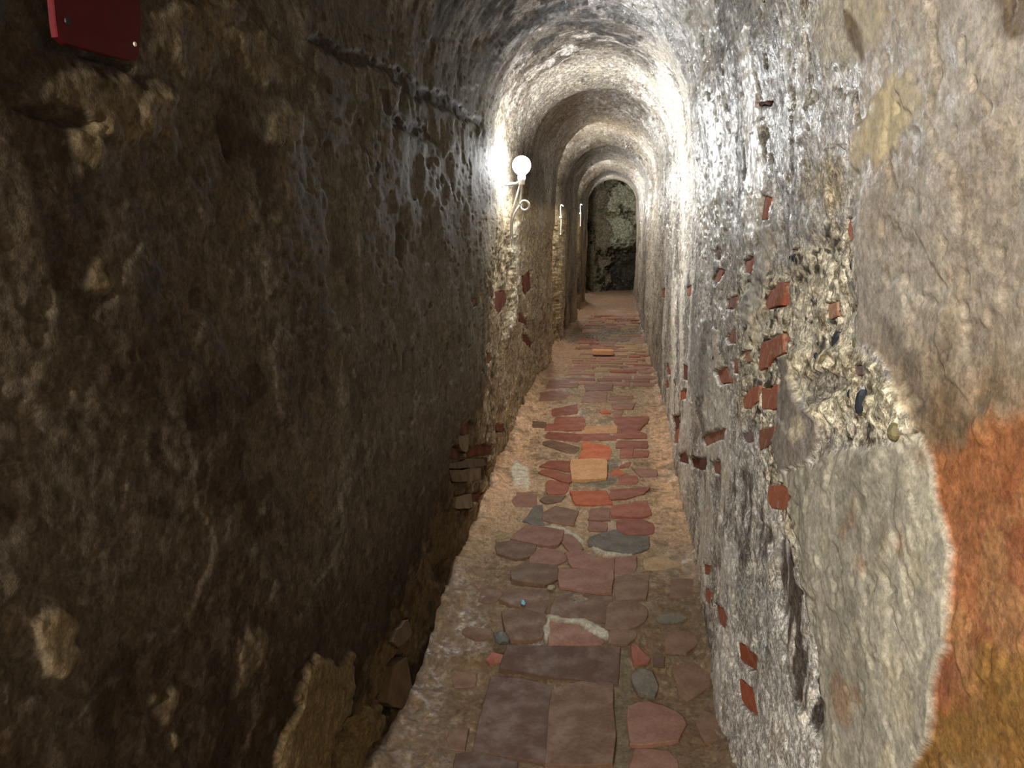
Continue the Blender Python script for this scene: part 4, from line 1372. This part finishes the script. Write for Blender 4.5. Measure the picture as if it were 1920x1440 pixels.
def bulb_material(name, col, strength):
    m = bpy.data.materials.new(name)
    m.use_nodes = True
    nt = m.node_tree
    nt.nodes.clear()
    out = nt.nodes.new('ShaderNodeOutputMaterial')
    e = nt.nodes.new('ShaderNodeEmission')
    e.inputs[0].default_value = tuple(col) + (1,)
    e.inputs[1].default_value = strength
    t = nt.nodes.new('ShaderNodeBsdfTransparent')
    a = nt.nodes.new('ShaderNodeAddShader')
    nt.links.new(e.outputs[0], a.inputs[0])
    nt.links.new(t.outputs[0], a.inputs[1])
    nt.links.new(a.outputs[0], out.inputs[0])
    return m


def wall_lamp(pos, power, col, label, loop):
    x, yy, z = pos
    wall_x = -0.64
    e = empty('wall_lamp', Vector((x, yy, z - 0.10)))
    R = 0.052
    prof = [(0.0005, R)] + [(R * math.sin(a), R * math.cos(a)) for a in np.linspace(0.2, 2.55, 14)] + [(0.020, -R * 1.02), (0.018, -R * 1.25)]
    lathe('bulb', prof, pos, bulb_material('lit_bulb', col, 14.0), e)
    lathe('socket', [(0.0005, -0.055), (0.021, -0.056), (0.022, -0.075), (0.017, -0.105), (0.0005, -0.107)], pos, M_WHITE, e)
    tube('bracket', [(x, yy, z - 0.085), (x - 0.03, yy, z - 0.10), (wall_x - 0.01, yy, z - 0.105)], 0.009, M_GREYP, e)
    zc = z - 0.105
    cable = [(x, yy, zc), (x - 0.004, yy + 0.004, zc - 0.06), (x - 0.01, yy + 0.004, zc - 0.10)]
    if loop:
        for k in range(11):
            a = math.pi * 0.9 - 2 * math.pi * k / 10
            cable.append((x + 0.016 + 0.026 * math.cos(a), yy + 0.003 * k, zc - 0.115 + 0.026 * math.sin(a)))
    cable += [(x - 0.035, yy + 0.01, zc - 0.15), (x - 0.055, yy + 0.01, zc - 0.22), (x - 0.055, yy + 0.02, zc - 0.34)]
    tube('cable', spline(cable, 5), 0.0065, M_CABLE, e)
    cable2 = [(x - 0.006, yy, zc + 0.01), (x - 0.03, yy - 0.012, zc - 0.08), (x - 0.055, yy - 0.02, zc - 0.18), (x - 0.06, yy - 0.01, zc - 0.30)]
    tube('cable', spline(cable2, 5), 0.006, M_CABLE, e)
    L = bpy.data.lights.new('lamp_light', 'POINT')
    L.energy = power
    L.color = col
    L.shadow_soft_size = 0.045
    lo = bpy.data.objects.new('lamp_light', L)
    COL.objects.link(lo)
    lo.parent = e
    lo.location = (0, 0, 0.10)
    tag(e, label, 'lamp', 'bulbs along the left wall')


wall_lamp(*LAMPS[0], 'glowing white bulb on the left wall, nearest lamp in view', True)
wall_lamp(*LAMPS[1], 'second lamp along the left wall, behind the bulge past the bright bulb', False)
wall_lamp(*LAMPS[2], 'third lamp along the left wall, between the second bulge and the end arch', False)
wall_lamp(*LAMPS[3], 'farthest lamp on the left wall, just before the end arch', False)
wall_lamp(*LAMPS[4], 'lamp on the left wall behind the viewpoint', False)


def wall_cable(px, y0, y1, dist, label):
    """short white cable clipped to the left wall"""
    r = ray(px, y0)
    a = CAM + r * (dist / r[1])
    r = ray(px, y1)
    b = CAM + r * (dist / r[1])
    e = empty('wall_cable', Vector(b))
    pts = spline([(a[0] + 0.03, a[1], a[2] - 0.005), (a[0] + 0.008, a[1], a[2] + 0.012), (a[0], a[1], a[2] - 0.03),
                  (0.5 * (a[0] + b[0]) + 0.006, dist, 0.5 * (a[2] + b[2])), tuple(b)], 5)
    tube('cable', pts, 0.006, M_CABLE, e)
    c = 0.6 * a + 0.4 * b
    lathe('clip', [(0.0005, 0.012), (0.014, 0.010), (0.014, -0.010), (0.0005, -0.012)], c, M_WHITE, e, 12)
    tag(e, label, 'cable', 'cable ends on the left wall')


wall_cable(1051, 386, 440, 8.6, 'white cable end hanging on the wall past the nearest bulb')
wall_cable(1088, 384, 424, 12.7, 'white cable running down the wall left of the end arch')
wall_cable(1101, 384, 412, 15.1, 'thin white cable on the jamb of the end arch')
